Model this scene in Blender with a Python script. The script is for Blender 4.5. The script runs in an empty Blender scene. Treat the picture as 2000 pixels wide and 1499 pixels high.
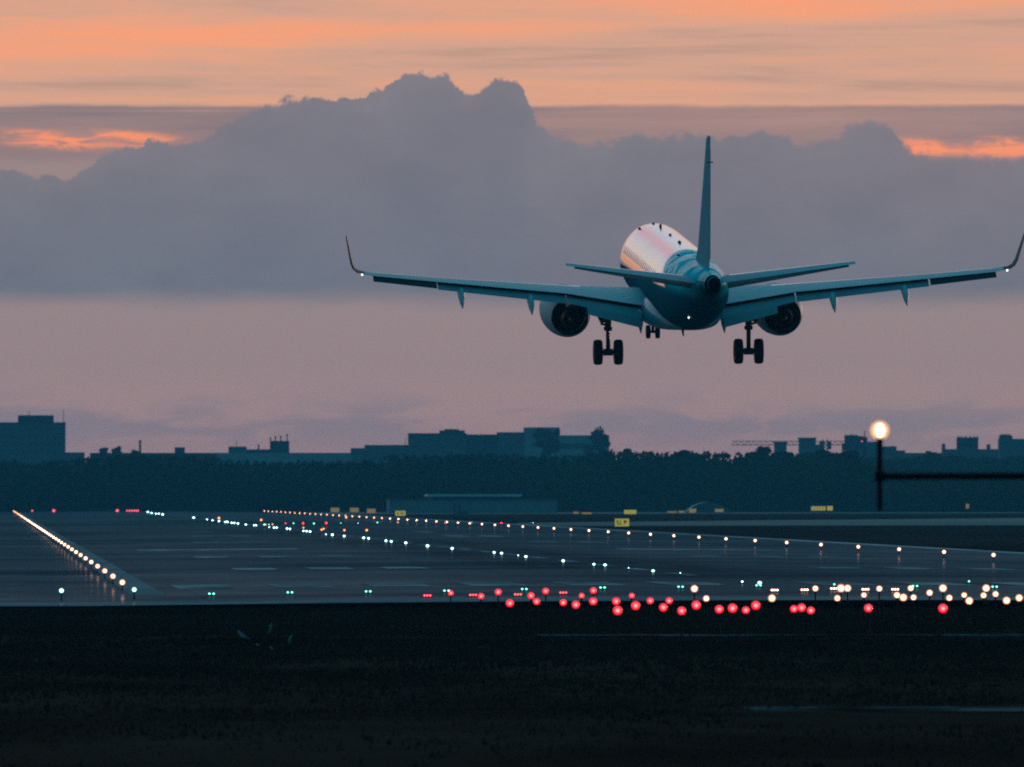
import bpy, math, random
from mathutils import Matrix, Vector
random.seed(7)
S = bpy.context.scene
COL = S.collection
PI = math.pi

# ------------------------------------------------------------------ geometry of the view
F = 41400.0          # focal length in photo pixels (745 mm lens on a 36 mm sensor)
H = 3.66             # eye height above the pavement edge
VPX, VPY = -23.0, 966.0

def pix(px, py, Y):
    return Vector(((px - VPX) / F * Y, Y, H + (VPY - py) / F * Y))

def crown(x):
    d = abs(x - 29.95)
    return 0.2 * max(0.0, 1 - (d / 27.0) ** 2)

def on_ground(px, py, dz=0.0):
    """the point dz above the pavement that is seen in direction (px, py)"""
    z = dz
    for _ in range(8):
        Y = (H - z) * F / (py - VPY)
        x = (px - VPX) / F * Y
        z = crown(x) + dz
    return Vector((x, Y, z))

# ------------------------------------------------------------------ object helpers
def tag(o, label=None, cat=None, group=None, kind=None):
    if label: o['label'] = label
    if cat: o['category'] = cat
    if group: o['group'] = group
    if kind: o['kind'] = kind
    return o

def thing(name, label, cat, loc=(0, 0, 0), group=None, rotz=0):
    o = bpy.data.objects.new(name, None)
    o.empty_display_size = 0.2
    COL.objects.link(o)
    o.location = loc
    o.rotation_euler = (0, 0, rotz)
    return tag(o, label, cat, group)

def place(name, mesh, parent=None, loc=(0, 0, 0), rot=(0, 0, 0)):
    o = bpy.data.objects.new(name, mesh)
    COL.objects.link(o)
    o.location = loc
    o.rotation_euler = rot
    if parent: o.parent = parent
    return o

class MB:
    def __init__(s):
        s.v = []; s.f = []; s.mi = []; s.m = 0
    def quad(s, a, b, c, d):
        n = len(s.v); s.v += [tuple(a), tuple(b), tuple(c), tuple(d)]
        s.f.append((n, n + 1, n + 2, n + 3)); s.mi.append(s.m)
    def tri(s, a, b, c):
        n = len(s.v); s.v += [tuple(a), tuple(b), tuple(c)]
        s.f.append((n, n + 1, n + 2)); s.mi.append(s.m)
    def box(s, x0, x1, y0, y1, z0, z1):
        n = len(s.v)
        s.v += [(x0, y0, z0), (x1, y0, z0), (x1, y1, z0), (x0, y1, z0), (x0, y0, z1), (x1, y0, z1), (x1, y1, z1), (x0, y1, z1)]
        for f in ((0, 3, 2, 1), (4, 5, 6, 7), (0, 1, 5, 4), (1, 2, 6, 5), (2, 3, 7, 6), (3, 0, 4, 7)):
            s.f.append(tuple(n + i for i in f)); s.mi.append(s.m)
        return s
    def rings(s, rs, cap0=True, cap1=True, closed=True):
        n = len(s.v); k = len(rs[0])
        for r in rs: s.v += [tuple(p) for p in r]
        for i in range(len(rs) - 1):
            for j in range(k if closed else k - 1):
                a = n + i * k + j; b = n + i * k + (j + 1) % k
                s.f.append((a, b, b + k, a + k)); s.mi.append(s.m)
        if cap0: s.f.append(tuple(n + j for j in reversed(range(k)))); s.mi.append(s.m)
        if cap1: s.f.append(tuple(n + (len(rs) - 1) * k + j for j in range(k))); s.mi.append(s.m)
        return s
    def tube(s, p, q, r0, r1=None, k=10):
        p = Vector(p); q = Vector(q); r1 = r0 if r1 is None else r1
        d = (q - p).normalized()
        a = d.orthogonal().normalized(); b = d.cross(a)
        s.rings([[p + (a * math.cos(2 * PI * i / k) + b * math.sin(2 * PI * i / k)) * r0 for i in range(k)],
                 [q + (a * math.cos(2 * PI * i / k) + b * math.sin(2 * PI * i / k)) * r1 for i in range(k)]])
        return s
    def lathe(s, prof, c=(0, 0, 0), axis='z', k=16):
        """prof: list of (radius, height along the axis)"""
        rs = []
        for r, h in prof:
            ring = []
            for i in range(k):
                a = 2 * PI * i / k
                if axis == 'z': p = (c[0] + r * math.cos(a), c[1] + r * math.sin(a), c[2] + h)
                elif axis == 'y': p = (c[0] + r * math.sin(a), c[1] + h, c[2] + r * math.cos(a))
                else: p = (c[0] + h, c[1] + r * math.cos(a), c[2] + r * math.sin(a))
                ring.append(p)
            rs.append(ring)
        return s.rings(rs)
    def ball(s, c, rx, ry, rz, k=14, n=8):
        rs = []
        for i in range(n + 1):
            t = PI * (i + 0.001) / (n + 0.002)
            rs.append([(c[0] + rx * math.sin(t) * math.cos(2 * PI * j / k), c[1] + ry * math.sin(t) * math.sin(2 * PI * j / k), c[2] - rz * math.cos(t)) for j in range(k)])
        return s.rings(rs)
    def mesh(s, name, mats, smooth=None):
        me = bpy.data.meshes.new(name)
        me.from_pydata(s.v, [], s.f)
        for m in (mats if isinstance(mats, (list, tuple)) else [mats]): me.materials.append(m)
        if any(s.mi): me.polygons.foreach_set('material_index', s.mi)
        me.update()
        if smooth is not None:
            me.polygons.foreach_set('use_smooth', [True] * len(me.polygons))
            try: me.set_sharp_from_angle(angle=math.radians(smooth))
            except Exception: pass
        return me
    def build(s, name, mats, parent=None, smooth=None, loc=(0, 0, 0)):
        return place(name, s.mesh(name, mats, smooth), parent, loc)

# ------------------------------------------------------------------ node helpers
class NT:
    def __init__(s, nt): s.nt = nt
    def new(s, t, **kw):
        n = s.nt.nodes.new(t)
        for k, v in kw.items(): setattr(n, k, v)
        return n
    def put(s, sock, v):
        if isinstance(v, bpy.types.NodeSocket): s.nt.links.new(v, sock)
        elif isinstance(v, (tuple, list)) and len(v) == 3 and sock.type == 'RGBA': sock.default_value = (*v, 1)
        else: sock.default_value = v
    def m(s, op, a, b=None, c=None, clamp=False):
        n = s.new('ShaderNodeMath', operation=op, use_clamp=clamp)
        for i, v in enumerate((a, b, c)):
            if v is not None: s.put(n.inputs[i], v)
        return n.outputs[0]
    def add(s, a, b): return s.m('ADD', a, b)
    def sub(s, a, b): return s.m('SUBTRACT', a, b)
    def mul(s, a, b): return s.m('MULTIPLY', a, b)
    def step(s, x, a, b, lo=0.0, hi=1.0):
        n = s.new('ShaderNodeMapRange', interpolation_type='SMOOTHSTEP')
        for i, v in enumerate((x, a, b, lo, hi)): s.put(n.inputs[i], v)
        return n.outputs[0]
    def mix(s, f, a, b, mode='MIX'):
        n = s.new('ShaderNodeMix', data_type='RGBA', blend_type=mode)
        s.put(n.inputs[0], f); s.put(n.inputs[6], a); s.put(n.inputs[7], b)
        return n.outputs[2]
    def vec(s, x, y, z=0.0):
        n = s.new('ShaderNodeCombineXYZ')
        for i, v in enumerate((x, y, z)): s.put(n.inputs[i], v)
        return n.outputs[0]
    def noise(s, v, scale=1.0, detail=4.0, rough=0.55, dist=0.0):
        n = s.new('ShaderNodeTexNoise')
        s.put(n.inputs['Vector'], v)
        n.inputs['Scale'].default_value = scale; n.inputs['Detail'].default_value = detail
        n.inputs['Roughness'].default_value = rough; n.inputs['Distortion'].default_value = dist
        return n.outputs[0]
    def ramp(s, x, stops, ease='LINEAR'):
        n = s.new('ShaderNodeValToRGB'); s.put(n.inputs[0], x)
        r = n.color_ramp; r.interpolation = ease
        while len(r.elements) < len(stops): r.elements.new(0.5)
        for e, (p, c) in zip(r.elements, stops): e.position = p
        for e, (p, c) in zip(r.elements, stops):
            e.position = p; e.color = (*c, 1)
        return n.outputs[0]
    def gauss(s, x, c, w):
        d = s.mul(s.sub(x, c), 1.0 / w)
        return s.m('POWER', 2.71828, s.mul(s.mul(d, d), -1.0))

def material(name):
    m = bpy.data.materials.new(name); m.use_nodes = True
    t = NT(m.node_tree)
    return m, t, m.node_tree.nodes['Principled BSDF']

def plain(name, color, rough=0.6, spec=0.5, metal=0.0, coat=0.0, var=0.15, scale=3.0, coords='Object'):
    """a paint or stone with slight procedural mottling and roughness variation"""
    m, t, b = material(name)
    tc = t.new('ShaderNodeTexCoord').outputs[coords]
    n = t.noise(tc, scale, 5, 0.6)
    dark = tuple(c * (1 - var) for c in color); lite = tuple(min(1, c * (1 + var)) for c in color)
    t.put(b.inputs['Base Color'], t.ramp(n, [(0.3, dark), (0.7, lite)]))
    t.put(b.inputs['Roughness'], t.step(n, 0.2, 0.8, max(0.02, rough * 0.85), min(1, rough * 1.15)))
    b.inputs['Specular IOR Level'].default_value = spec
    b.inputs['Metallic'].default_value = metal
    b.inputs['Coat Weight'].default_value = coat
    b.inputs['Coat Roughness'].default_value = 0.08
    return m

def lamp(name, core, rim, strength, rim_strength, r0=0.35):
    """lens lit by a filament: brightest in its middle"""
    m, t, b = material(name)
    o = t.new('ShaderNodeTexCoord').outputs['Generated']
    s = t.new('ShaderNodeSeparateXYZ'); t.put(s.inputs[0], o); x, y, z = s.outputs
    x = t.sub(t.mul(x, 2), 1); z = t.sub(t.mul(z, 2), 1)
    r = t.m('SQRT', t.add(t.mul(x, x), t.mul(z, z)))
    f = t.step(r, r0, 1.0, 1.0, 0.0)
    b.inputs['Base Color'].default_value = (0.1, 0.1, 0.1, 1)
    t.put(b.inputs['Emission Color'], t.mix(f, rim, core))
    t.put(b.inputs['Emission Strength'], t.add(rim_strength, t.mul(t.mul(f, f), strength - rim_strength)))
    return m

def glow(name, color, strength):
    m, t, b = material(name)
    b.inputs['Base Color'].default_value = (0.3, 0.3, 0.3, 1)
    b.inputs['Emission Color'].default_value = (*color, 1)
    b.inputs['Emission Strength'].default_value = strength
    b.inputs['Roughness'].default_value = 0.3
    return m

# ------------------------------------------------------------------ world: dusk sky with cloud bank
W = bpy.data.worlds.new('World'); S.world = W; W.use_nodes = True
t = NT(W.node_tree)
bg = W.node_tree.nodes['Background']
SUN_AZ = 0.36
SUN_EL = 0.07
tc = t.new('ShaderNodeTexCoord').outputs['Generated']
sep = t.new('ShaderNodeSeparateXYZ'); t.put(sep.inputs[0], tc)
dx, dy, dz = sep.outputs
az = t.m('ARCTAN2', dx, dy)
el = t.m('ARCSINE', dz)
U = t.sub(t.mul(az, F / 1000), 0.023)           # thousandths of a radian-ish, across
P = t.sub(0.966, t.mul(el, F / 1000))           # falls with elevation
el_deg = t.mul(el, 180 / PI)
# high stratus lit from below
streak = t.noise(t.vec(t.mul(U, 1.1), t.mul(P, 13.0), 0.3), 1.0, 7, 0.58, 0.4)
fine = t.noise(t.vec(t.mul(U, 2.2), t.mul(P, 45.0), 4.0), 1.0, 5, 0.6, 0.3)
belt = t.gauss(t.add(P, t.mul(U, 0.055)), 0.088, 0.045)
s1 = t.add(t.add(streak, t.mul(t.sub(fine, 0.5), 0.5)), t.mul(belt, 0.18))
s1 = t.sub(s1, t.mul(t.sub(U, 0.9), 0.045))
c_high = t.ramp(s1, [(0.30, (0.52, 0.315, 0.240)), (0.45, (0.67, 0.380, 0.275)), (0.62, (0.80, 0.390, 0.250)), (0.86, (1.0, 0.375, 0.195))])
# mauve stratus sheet under it, with glowing breaks
c_mauve = t.ramp(t.add(streak, t.mul(t.sub(fine, 0.5), 0.5)), [(0.3, (0.235, 0.185, 0.205)), (0.55, (0.315, 0.222, 0.222)), (0.75, (0.42, 0.265, 0.235))])
pale = t.mul(t.step(P, 0.285, 0.33), t.step(U, 0.5, 0.1))
c_mauve = t.mix(t.mul(pale, 0.8), c_mauve, (0.37, 0.265, 0.25))
gapn = t.noise(t.vec(t.mul(U, 9.0), t.mul(P, 46.0), 9.0), 1.0, 7, 0.66, 0.9)
g1 = t.mul(t.gauss(U, 0.17, 0.20), t.gauss(t.sub(P, t.mul(U, 0.03)), 0.268, 0.024))
g2 = t.add(t.mul(t.gauss(U, 1.79, 0.07), t.gauss(P, 0.288, 0.022)), t.mul(t.gauss(U, 1.96, 0.09), t.gauss(P, 0.290, 0.024)))
gap = t.step(t.mul(t.step(t.add(g1, g2), 0.02, 1.0), t.step(gapn, 0.32, 0.66, 0.05, 1.25)), 0.05, 0.95)
c_mauve = t.mix(t.mul(t.m('MINIMUM', t.add(g1, g2), 1.0), 0.5), c_mauve, (0.58, 0.30, 0.24))
c_mauve = t.mix(gap, c_mauve, t.mix(gapn, (0.85, 0.26, 0.17), (1.1, 0.36, 0.16)))
blush = t.mul(t.gauss(U, 1.55, 0.5), t.gauss(P, 0.24, 0.03))
c_mauve = t.mix(t.mul(blush, 0.5), c_mauve, (0.47, 0.275, 0.245))
wav = t.noise(t.vec(t.mul(U, 5.0), t.mul(P, 30.0), 8.0), 1.0, 6, 0.6)
edge = t.add(t.add(P, t.mul(t.sub(fine, 0.5), 0.010)), t.mul(t.sub(wav, 0.5), 0.016))
c_sky = t.mix(t.step(edge, 0.202, 0.213), c_high, c_mauve)
thread = t.mul(t.gauss(P, 0.217, 0.0022), t.mul(t.step(U, 0.62, 0.4), t.step(fine, 0.35, 0.6)))
c_sky = t.mix(t.mul(thread, 0.5), c_sky, (0.60, 0.33, 0.27))
# pink air under the bank
c_low = t.ramp(t.m('DIVIDE', t.sub(P, 0.55), 0.45, clamp=True), [(0.0, (0.340, 0.256, 0.262)), (0.35, (0.365, 0.262, 0.262)), (0.72, (0.49, 0.295, 0.282)), (1.0, (0.56, 0.33, 0.305))])
wisp = t.noise(t.vec(t.mul(U, 3.6), t.mul(P, 15.0), 2.0), 1.0, 5, 0.55, 0.5)
wmask = t.mul(t.gauss(P, 0.822, 0.045), t.step(wisp, 0.44, 0.60))
c_low = t.mix(t.mul(wmask, 0.75), c_low, (0.285, 0.232, 0.275))
c_sky = t.mix(t.step(P, 0.50, 0.60), c_sky, c_low)
# cumulus bank: outline by azimuth, billows by noise
prof = [(-0.45, .30), (-0.2, .33), (0.0, .332), (.035, .326), (.07, .35), (.15, .345), (.2, .312), (.26, .284), (.33, .284), (.40, .266), (.44, .246), (.49, .222),
        (.545, .205), (.60, .196), (.66, .190), (.72, .186), (.76, .174), (.79, .151), (.82, .142), (.86, .142), (.885, .152), (.907, .180), (.93, .187), (.945, .168), (.965, .156), (1.0, .155), (1.018, .166), (1.03, .192), (1.042, .232), (1.08, .258), (1.16, .272), (1.23, .264), (1.25, .252), (1.27, .262), (1.34, .266), (1.40, .272), (1.45, .266),
        (1.49, .254), (1.52, .260), (1.57, .280), (1.62, .262), (1.68, .242), (1.72, .246), (1.75, .275), (1.78, .299), (1.85, .304), (1.90, .298), (1.95, .312), (2.05, .30), (2.3, .33), (2.5, .31)]
fc = t.new('ShaderNodeFloatCurve')
cv = fc.mapping.curves[0]
while len(cv.points) < len(prof): cv.points.new(0.5, 0.5)
for p, (u_, p_) in zip(cv.points, prof):
    p.location = ((u_ + 0.5) / 3.0, p_)
    p.handle_type = 'AUTO_CLAMPED'
fc.mapping.update()
fc.inputs['Factor'].default_value = 1.0
bil = t.noise(t.vec(t.mul(U, 9.0), t.mul(P, 9.0), 1.0), 1.0, 8, 0.62, 0.2)
bilc = t.sub(bil, 0.5)
t.put(fc.inputs['Value'], t.m('DIVIDE', t.add(t.add(U, t.mul(bilc, 0.03)), 0.5), 3.0, clamp=True))
puff = t.noise(t.vec(t.mul(U, 34.0), t.mul(P, 34.0), 3.0), 1.0, 5, 0.6, 0.0)
frizz = t.noise(t.vec(t.mul(U, 110.0), t.mul(P, 110.0), 6.0), 1.0, 4, 0.6, 0.3)
top = t.add(t.sub(fc.outputs[0], 0.005), t.add(t.add(t.mul(bilc, 0.075), t.add(t.mul(t.sub(puff, 0.5), 0.042), t.mul(t.sub(t.noise(t.vec(t.mul(U, 36.0), 0.0, 2.0), 1.0, 3, 0.5), 0.5), 0.012))), t.mul(t.sub(frizz, 0.5), 0.009)))
depth = t.sub(P, top)
soft = t.step(t.noise(t.vec(t.mul(U, 3.0), t.mul(P, 3.0), 7.0), 1.0, 3, 0.5), 0.36, 0.66, 0.004, 0.016)
soft = t.mul(soft, t.step(U, 1.03, 1.12, 0.8, 1.7))
m_top = t.m('DIVIDE', depth, soft, clamp=True)
m_top = t.step(m_top, 0.0, 1.0)
base = t.add(P, t.mul(t.sub(wisp, 0.5), 0.035))
m_bot = t.step(base, 0.61, 0.555)
m_cum = t.mul(m_top, m_bot)
c_cum = t.ramp(t.m('DIVIDE', depth, 0.42, clamp=True), [(0.0, (0.230, 0.215, 0.248)), (0.12, (0.205, 0.202, 0.243)), (0.4, (0.196, 0.196, 0.240)), (0.8, (0.178, 0.190, 0.240)), (1.0, (0.172, 0.188, 0.240))])
cool = t.mul(t.step(U, 1.1, 0.2), t.step(P, 0.30, 0.5))
c_cum = t.mix(t.mul(cool, 0.5), c_cum, (0.155, 0.186, 0.240))
warmr = t.mul(t.step(U, 1.1, 1.9), t.step(P, 0.5, 0.32))
c_cum = t.mix(t.mul(warmr, 0.35), c_cum, (0.235, 0.208, 0.242))
lump = t.noise(t.vec(t.mul(U, 4.0), t.mul(P, 7.0), 5.0), 1.0, 6, 0.6, 0.3)
c_cum = t.mix(1.0, c_cum, t.ramp(lump, [(0.30, (0.95, 0.925, 0.92)), (0.70, (1.09, 1.05, 1.02))]), 'MULTIPLY')
c_sky = t.mix(m_cum, c_sky, c_cum)
# higher up and round the back the sky turns to dusk teal
hi = t.ramp(t.m('DIVIDE', el_deg, 90, clamp=True), [(0.0, (0.85, 0.36, 0.2)), (0.05, (0.98, 0.60, 0.46)), (0.09, (0.80, 0.74, 0.80)), (0.15, (0.66, 0.68, 0.78)), (0.22, (0.42, 0.46, 0.56)), (0.36, (0.09, 0.26, 0.34)), (0.6, (0.014, 0.25, 0.35)), (1.0, (0.010, 0.235, 0.34))])
rose = t.mul(t.gauss(az, -0.065, 0.040), t.gauss(el_deg, 10.0, 2.6))       # rose patch out of view, added for its reflection on the fuselage
cream = t.mul(t.gauss(az, -0.140, 0.035), t.gauss(el_deg, 5.5, 3.0))  # cream patch out of view, likewise added to tint the fuselage reflection
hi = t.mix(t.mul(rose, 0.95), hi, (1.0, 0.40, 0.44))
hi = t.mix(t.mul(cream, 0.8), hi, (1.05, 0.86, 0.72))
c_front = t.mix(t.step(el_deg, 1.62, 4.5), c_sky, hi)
back = t.ramp(t.m('DIVIDE', el_deg, 90, clamp=True), [(0.0, (0.030, 0.075, 0.11)), (0.2, (0.010, 0.09, 0.14)), (0.55, (0.010, 0.19, 0.28)), (1.0, (0.010, 0.235, 0.34))])
hd = dy
c_all = t.mix(t.step(hd, -0.1, 0.75), back, c_front)
nish = t.new('ShaderNodeTexSky', sky_type='NISHITA')
nish.sun_disc = False; nish.sun_elevation = SUN_EL; nish.sun_rotation = SUN_AZ
air = t.mix(1.0, nish.outputs[0], (0.12, 0.6, 0.8), 'MULTIPLY')
air = t.mix(t.step(el_deg, 4.0, 30.0), (0, 0, 0), air)
c_all = t.mix(0.05, c_all, air, 'ADD')
c_all = t.mix(t.step(dz, -0.002, -0.0005), (0.006, 0.012, 0.016), c_all)
t.put(bg.inputs[0], c_all)
bg.inputs[1].default_value = 1.0

sun = bpy.data.lights.new('sun', 'SUN'); sun.energy = 0.5; sun.angle = math.radians(3); sun.color = (1.0, 0.62, 0.45)
so = bpy.data.objects.new('sun', sun); COL.objects.link(so)
sd = Vector((math.sin(SUN_AZ) * math.cos(SUN_EL), math.cos(SUN_AZ) * math.cos(SUN_EL), math.sin(SUN_EL)))
so.rotation_euler = (-sd).to_track_quat('-Z', 'Y').to_euler()
so.location = (0, 0, 60)

# ------------------------------------------------------------------ camera
cam = bpy.data.cameras.new('camera'); co = bpy.data.objects.new('camera', cam); COL.objects.link(co)
cam.sensor_fit = 'HORIZONTAL'; cam.sensor_width = 36; cam.lens = F / 2000 * 36
cam.clip_start = 1; cam.clip_end = 40000
co.location = (0, 0, H)
co.rotation_euler = (PI / 2 + math.atan(216.5 / F), 0, -math.atan((1000 - VPX) / F))
cam.dof.use_dof = True; cam.dof.focus_distance = 900; cam.dof.aperture_fstop = 10
S.camera = co

# ------------------------------------------------------------------ materials
def ground_mat(name, stops, scale, stretch=(1, 1, 1), rough=0.95, spec=0.1, bump=0.0):
    m, t, b = material(name)
    g = t.new('ShaderNodeNewGeometry').outputs['Position']
    mp = t.new('ShaderNodeMapping'); t.put(mp.inputs[0], g); mp.inputs['Scale'].default_value = stretch
    n1 = t.noise(mp.outputs[0], scale, 8, 0.62, 0.3)
    n2 = t.noise(mp.outputs[0], scale * 0.13, 3, 0.5)
    x = t.add(t.mul(n1, 0.6), t.mul(n2, 0.4))
    t.put(b.inputs['Base Color'], t.ramp(x, stops))
    b.inputs['Roughness'].default_value = rough
    b.inputs['Specular IOR Level'].default_value = spec
    if bump:
        bp = t.new('ShaderNodeBump'); bp.inputs['Strength'].default_value = bump; t.put(bp.inputs['Height'], n1)
        t.put(b.inputs['Normal'], bp.outputs[0])
    return m

def tarmac(name, stops, scale, stretch, sheen, rough, rubber=False):
    m, t, b = material(name)
    g = t.new('ShaderNodeNewGeometry').outputs['Position']
    mp = t.new('ShaderNodeMapping'); t.put(mp.inputs[0], g); mp.inputs['Scale'].default_value = stretch
    n1 = t.noise(mp.outputs[0], scale, 8, 0.62, 0.3); n2 = t.noise(mp.outputs[0], scale * 0.13, 3, 0.5)
    x = t.add(t.mul(n1, 0.6), t.mul(n2, 0.4))
    col = t.ramp(x, stops)
    if rubber:      # tyre rubber laid down along the touchdown lanes, slab joints
        sp = t.new('ShaderNodeSeparateXYZ'); t.put(sp.inputs[0], g); X, Y, Z = sp.outputs
        lane = t.add(t.gauss(X, 26.8, 2.6), t.gauss(X, 33.1, 2.6))
        rn = t.noise(t.vec(t.mul(X, 1.4), t.mul(Y, 0.012), 0.0), 1.0, 5, 0.6)
        rub = t.mul(t.mul(lane, t.mul(t.step(Y, 880.0, 1050.0), t.step(Y, 2100.0, 1400.0))), t.step(rn, 0.3, 0.6))
        col = t.mix(t.mul(rub, 0.7), col, (0.022, 0.024, 0.028))
        jx = t.step(t.m('PINGPONG', X, 3.75), 0.0, 0.10, 0.75, 1.0); jy = t.step(t.m('PINGPONG', Y, 15.0), 0.0, 0.8, 0.78, 1.0)
        jj = t.mul(jx, jy); col = t.mix(1.0, col, t.vec(jj, jj, jj), 'MULTIPLY')
    t.put(b.inputs['Base Color'], col); b.inputs['Roughness'].default_value = 1; b.inputs['Specular IOR Level'].default_value = 0
    gl = t.new('ShaderNodeBsdfGlossy'); gl.inputs['Roughness'].default_value = rough
    mx = t.new('ShaderNodeMixShader'); t.put(mx.inputs[0], t.step(x, 0.4, 0.6, sheen * 0.4, sheen * 1.6))
    m.node_tree.links.new(b.outputs[0], mx.inputs[1]); m.node_tree.links.new(gl.outputs[0], mx.inputs[2])
    m.node_tree.links.new(mx.outputs[0], m.node_tree.nodes['Material Output'].inputs['Surface'])
    return m

M = {}
M['field'] = ground_mat('field_grass', [(0.40, (0.026, 0.010, 0.008)), (0.5, (0.046, 0.018, 0.013)), (0.60, (0.068, 0.031, 0.024))], 0.05, (1.6, 0.5, 1), 1.0, 0.0)
M['blades'] = ground_mat('grass_blades', [(0.40, (0.040, 0.016, 0.011)), (0.60, (0.080, 0.034, 0.022))], 0.06, (1, 1, 1), 1.0, 0.0)
M['runway'] = tarmac('runway_asphalt', [(0.38, (0.048, 0.053, 0.068)), (0.5, (0.090, 0.094, 0.112)), (0.62, (0.145, 0.143, 0.156))], 0.03, (1.6, 0.55, 1), 0.055, 0.035, True)
M['shoulder'] = tarmac('shoulder_concrete', [(0.4, (0.15, 0.165, 0.19)), (0.6, (0.23, 0.245, 0.265))], 0.06, (2.0, 0.4, 1), 0.04, 0.05)
M['paint'] = tarmac('runway_paint', [(0.42, (0.13, 0.14, 0.16)), (0.58, (0.36, 0.37, 0.38))], 0.35, (1.5, 0.25, 1), 0.05, 0.06)
M['concrete'] = tarmac('road_concrete', [(0.4, (0.09, 0.095, 0.10)), (0.6, (0.19, 0.19, 0.19))], 0.02, (1, 1, 1), 0.03, 0.3)
M['old_road'] = tarmac('broken_road', [(0.43, (0.022, 0.012, 0.010)), (0.50, (0.055, 0.055, 0.06)), (0.60, (0.17, 0.17, 0.175))], 0.5, (1, 0.3, 1), 0.0, 0.5)
M['dark'] = plain('dark_metal', (0.012, 0.012, 0.013), 0.8, 0.05)
M['orange_dark'] = plain('weathered_mast_paint', (0.022, 0.010, 0.010), 0.9, 0.03)
M['rubber'] = plain('tyre_rubber', (0.012, 0.012, 0.013), 0.75)
M['gear'] = plain('gear_steel', (0.06, 0.06, 0.065), 0.45, metal=0.4)
M['leaf'] = ground_mat('foliage', [(0.4, (0.024, 0.034, 0.019)), (0.6, (0.052, 0.068, 0.038))], 0.07, (1, 1, 1), 1.0, 0.0)
M['bark'] = plain('bark', (0.06, 0.045, 0.035), 0.9)
M['wall'] = plain('building_render', (0.17, 0.165, 0.16), 0.9, 0.0, scale=0.3)
M['wall_dark'] = plain('dark_cladding', (0.08, 0.08, 0.08), 0.9, 0.0, scale=0.3)
M['wall_pale'] = plain('pale_panels', (0.36, 0.36, 0.35), 0.85, 0.2, scale=0.3)
M['hangar'] = plain('hangar_cladding', (0.26, 0.26, 0.26), 0.9, 0.0, scale=0.3)
M['roof'] = plain('roof_felt', (0.10, 0.10, 0.105), 0.9, 0.2, scale=0.3)
M['roof_pale'] = plain('pale_metal_roof', (0.62, 0.62, 0.62), 0.7, 0.1, scale=0.3)
M['glass'] = plain('window_glass', (0.03, 0.035, 0.04), 0.15, 0.5, scale=0.3)
M['far_glass'] = plain('far_window_glass', (0.11, 0.11, 0.115), 0.5, 0.1, scale=0.3)
M['crane'] = plain('crane_steel', (0.12, 0.08, 0.05), 0.6)
M['weed'] = plain('pale_weed_leaf', (0.36, 0.28, 0.26), 0.9, 0.0)
M['weed_stem'] = plain('weed_stem', (0.03, 0.025, 0.02), 0.9, 0.0)
M['e_warm'] = lamp('lamp_warm', (1.0, 0.64, 0.46), (1.0, 0.36, 0.14), 12, 0.9, 0.15)
M['e_warm_far'] = lamp('lamp_amber', (1.0, 0.50, 0.24), (1.0, 0.26, 0.08), 7, 0.8, 0.3)
M['e_red'] = lamp('lamp_red', (1.0, 0.020, 0.017), (1.0, 0.008, 0.022), 36, 1.0, 0.0)
M['e_redinset'] = lamp('lamp_red_inset', (1.0, 0.09, 0.11), (1.0, 0.02, 0.05), 5, 0.5, 0.2)
M['e_cyan'] = lamp('lamp_blue_white', (0.62, 1.0, 1.0), (0.05, 0.65, 0.75), 12, 0.5, 0.2)
M['e_green'] = lamp('lamp_green', (0.22, 1.0, 0.68), (0.0, 0.5, 0.33), 4, 0.4)
M['e_palegreen'] = lamp('lamp_pale_green', (0.65, 1.0, 0.82), (0.1, 0.7, 0.4), 6, 0.5)
M['e_orange'] = lamp('lamp_orange', (1.0, 0.48, 0.20), (1.0, 0.20, 0.06), 4, 0.5, 0.1)
M['e_sign'] = glow('sign_yellow', (0.95, 0.80, 0.07), 0.34)
M['e_sign_amber'] = glow('sign_amber', (0.85, 0.56, 0.10), 0.22)
M['sign_black'] = plain('sign_lettering', (0.01, 0.01, 0.008), 0.7)
M['e_hot'] = glow('lamp_filament', (1.0, 0.66, 0.40), 7)
M['e_reflector'] = glow('lamp_reflector', (1.0, 0.50, 0.25), 1.1)
M['e_nav'] = glow('nav_lamp', (1.0, 0.92, 0.85), 3)

# ------------------------------------------------------------------ ground
def bump_z(x, y):
    if y > 690: return -0.06
    a = min(1.0, max(0.0, (688 - y) / 40.0)) * min(1, max(0, (y + 200) / 100))
    for yc in (558, 366): a *= min(1.0, abs(y - yc) / 14.0)
    n = math.sin(x * 0.21 + y * 0.035) * 0.05 + math.sin(x * 0.093 - y * 0.017 + 1.3) * 0.07 + math.sin(x * 0.47 + y * 0.11 + 2) * 0.025
    return -0.06 + a * n

g = MB()
xs = [-90 + 4.5 * i for i in range(47)]      # -90 .. 117
ys = [-300 + 4.0 * i for i in range(249)]    # -300 .. 692
n0 = len(g.v)
for y in ys:
    for x in xs:
        e = min(1, (x + 90) / 20, (117 - x) / 20)
        g.v.append((x, y, -0.06 + (bump_z(x, y) + 0.06) * max(0, e)))
for j in range(len(ys) - 1):
    for i in range(len(xs) - 1):
        a = n0 + j * len(xs) + i
        g.f.append((a, a + 1, a + 1 + len(xs), a + len(xs))); g.mi.append(0)
z = -0.06
for (x0, x1, y0, y1) in ((-6000, -90, -300, 692), (117, 6000, -300, 692), (-6000, 6000, 692, 12500), (-6000, 6000, -900, -300)):
    g.quad((x0, y0, z), (x1, y0, z), (x1, y1, z), (x0, y1, z))
tag(g.build('ground', M['field'], smooth=60), kind='structure')

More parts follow.
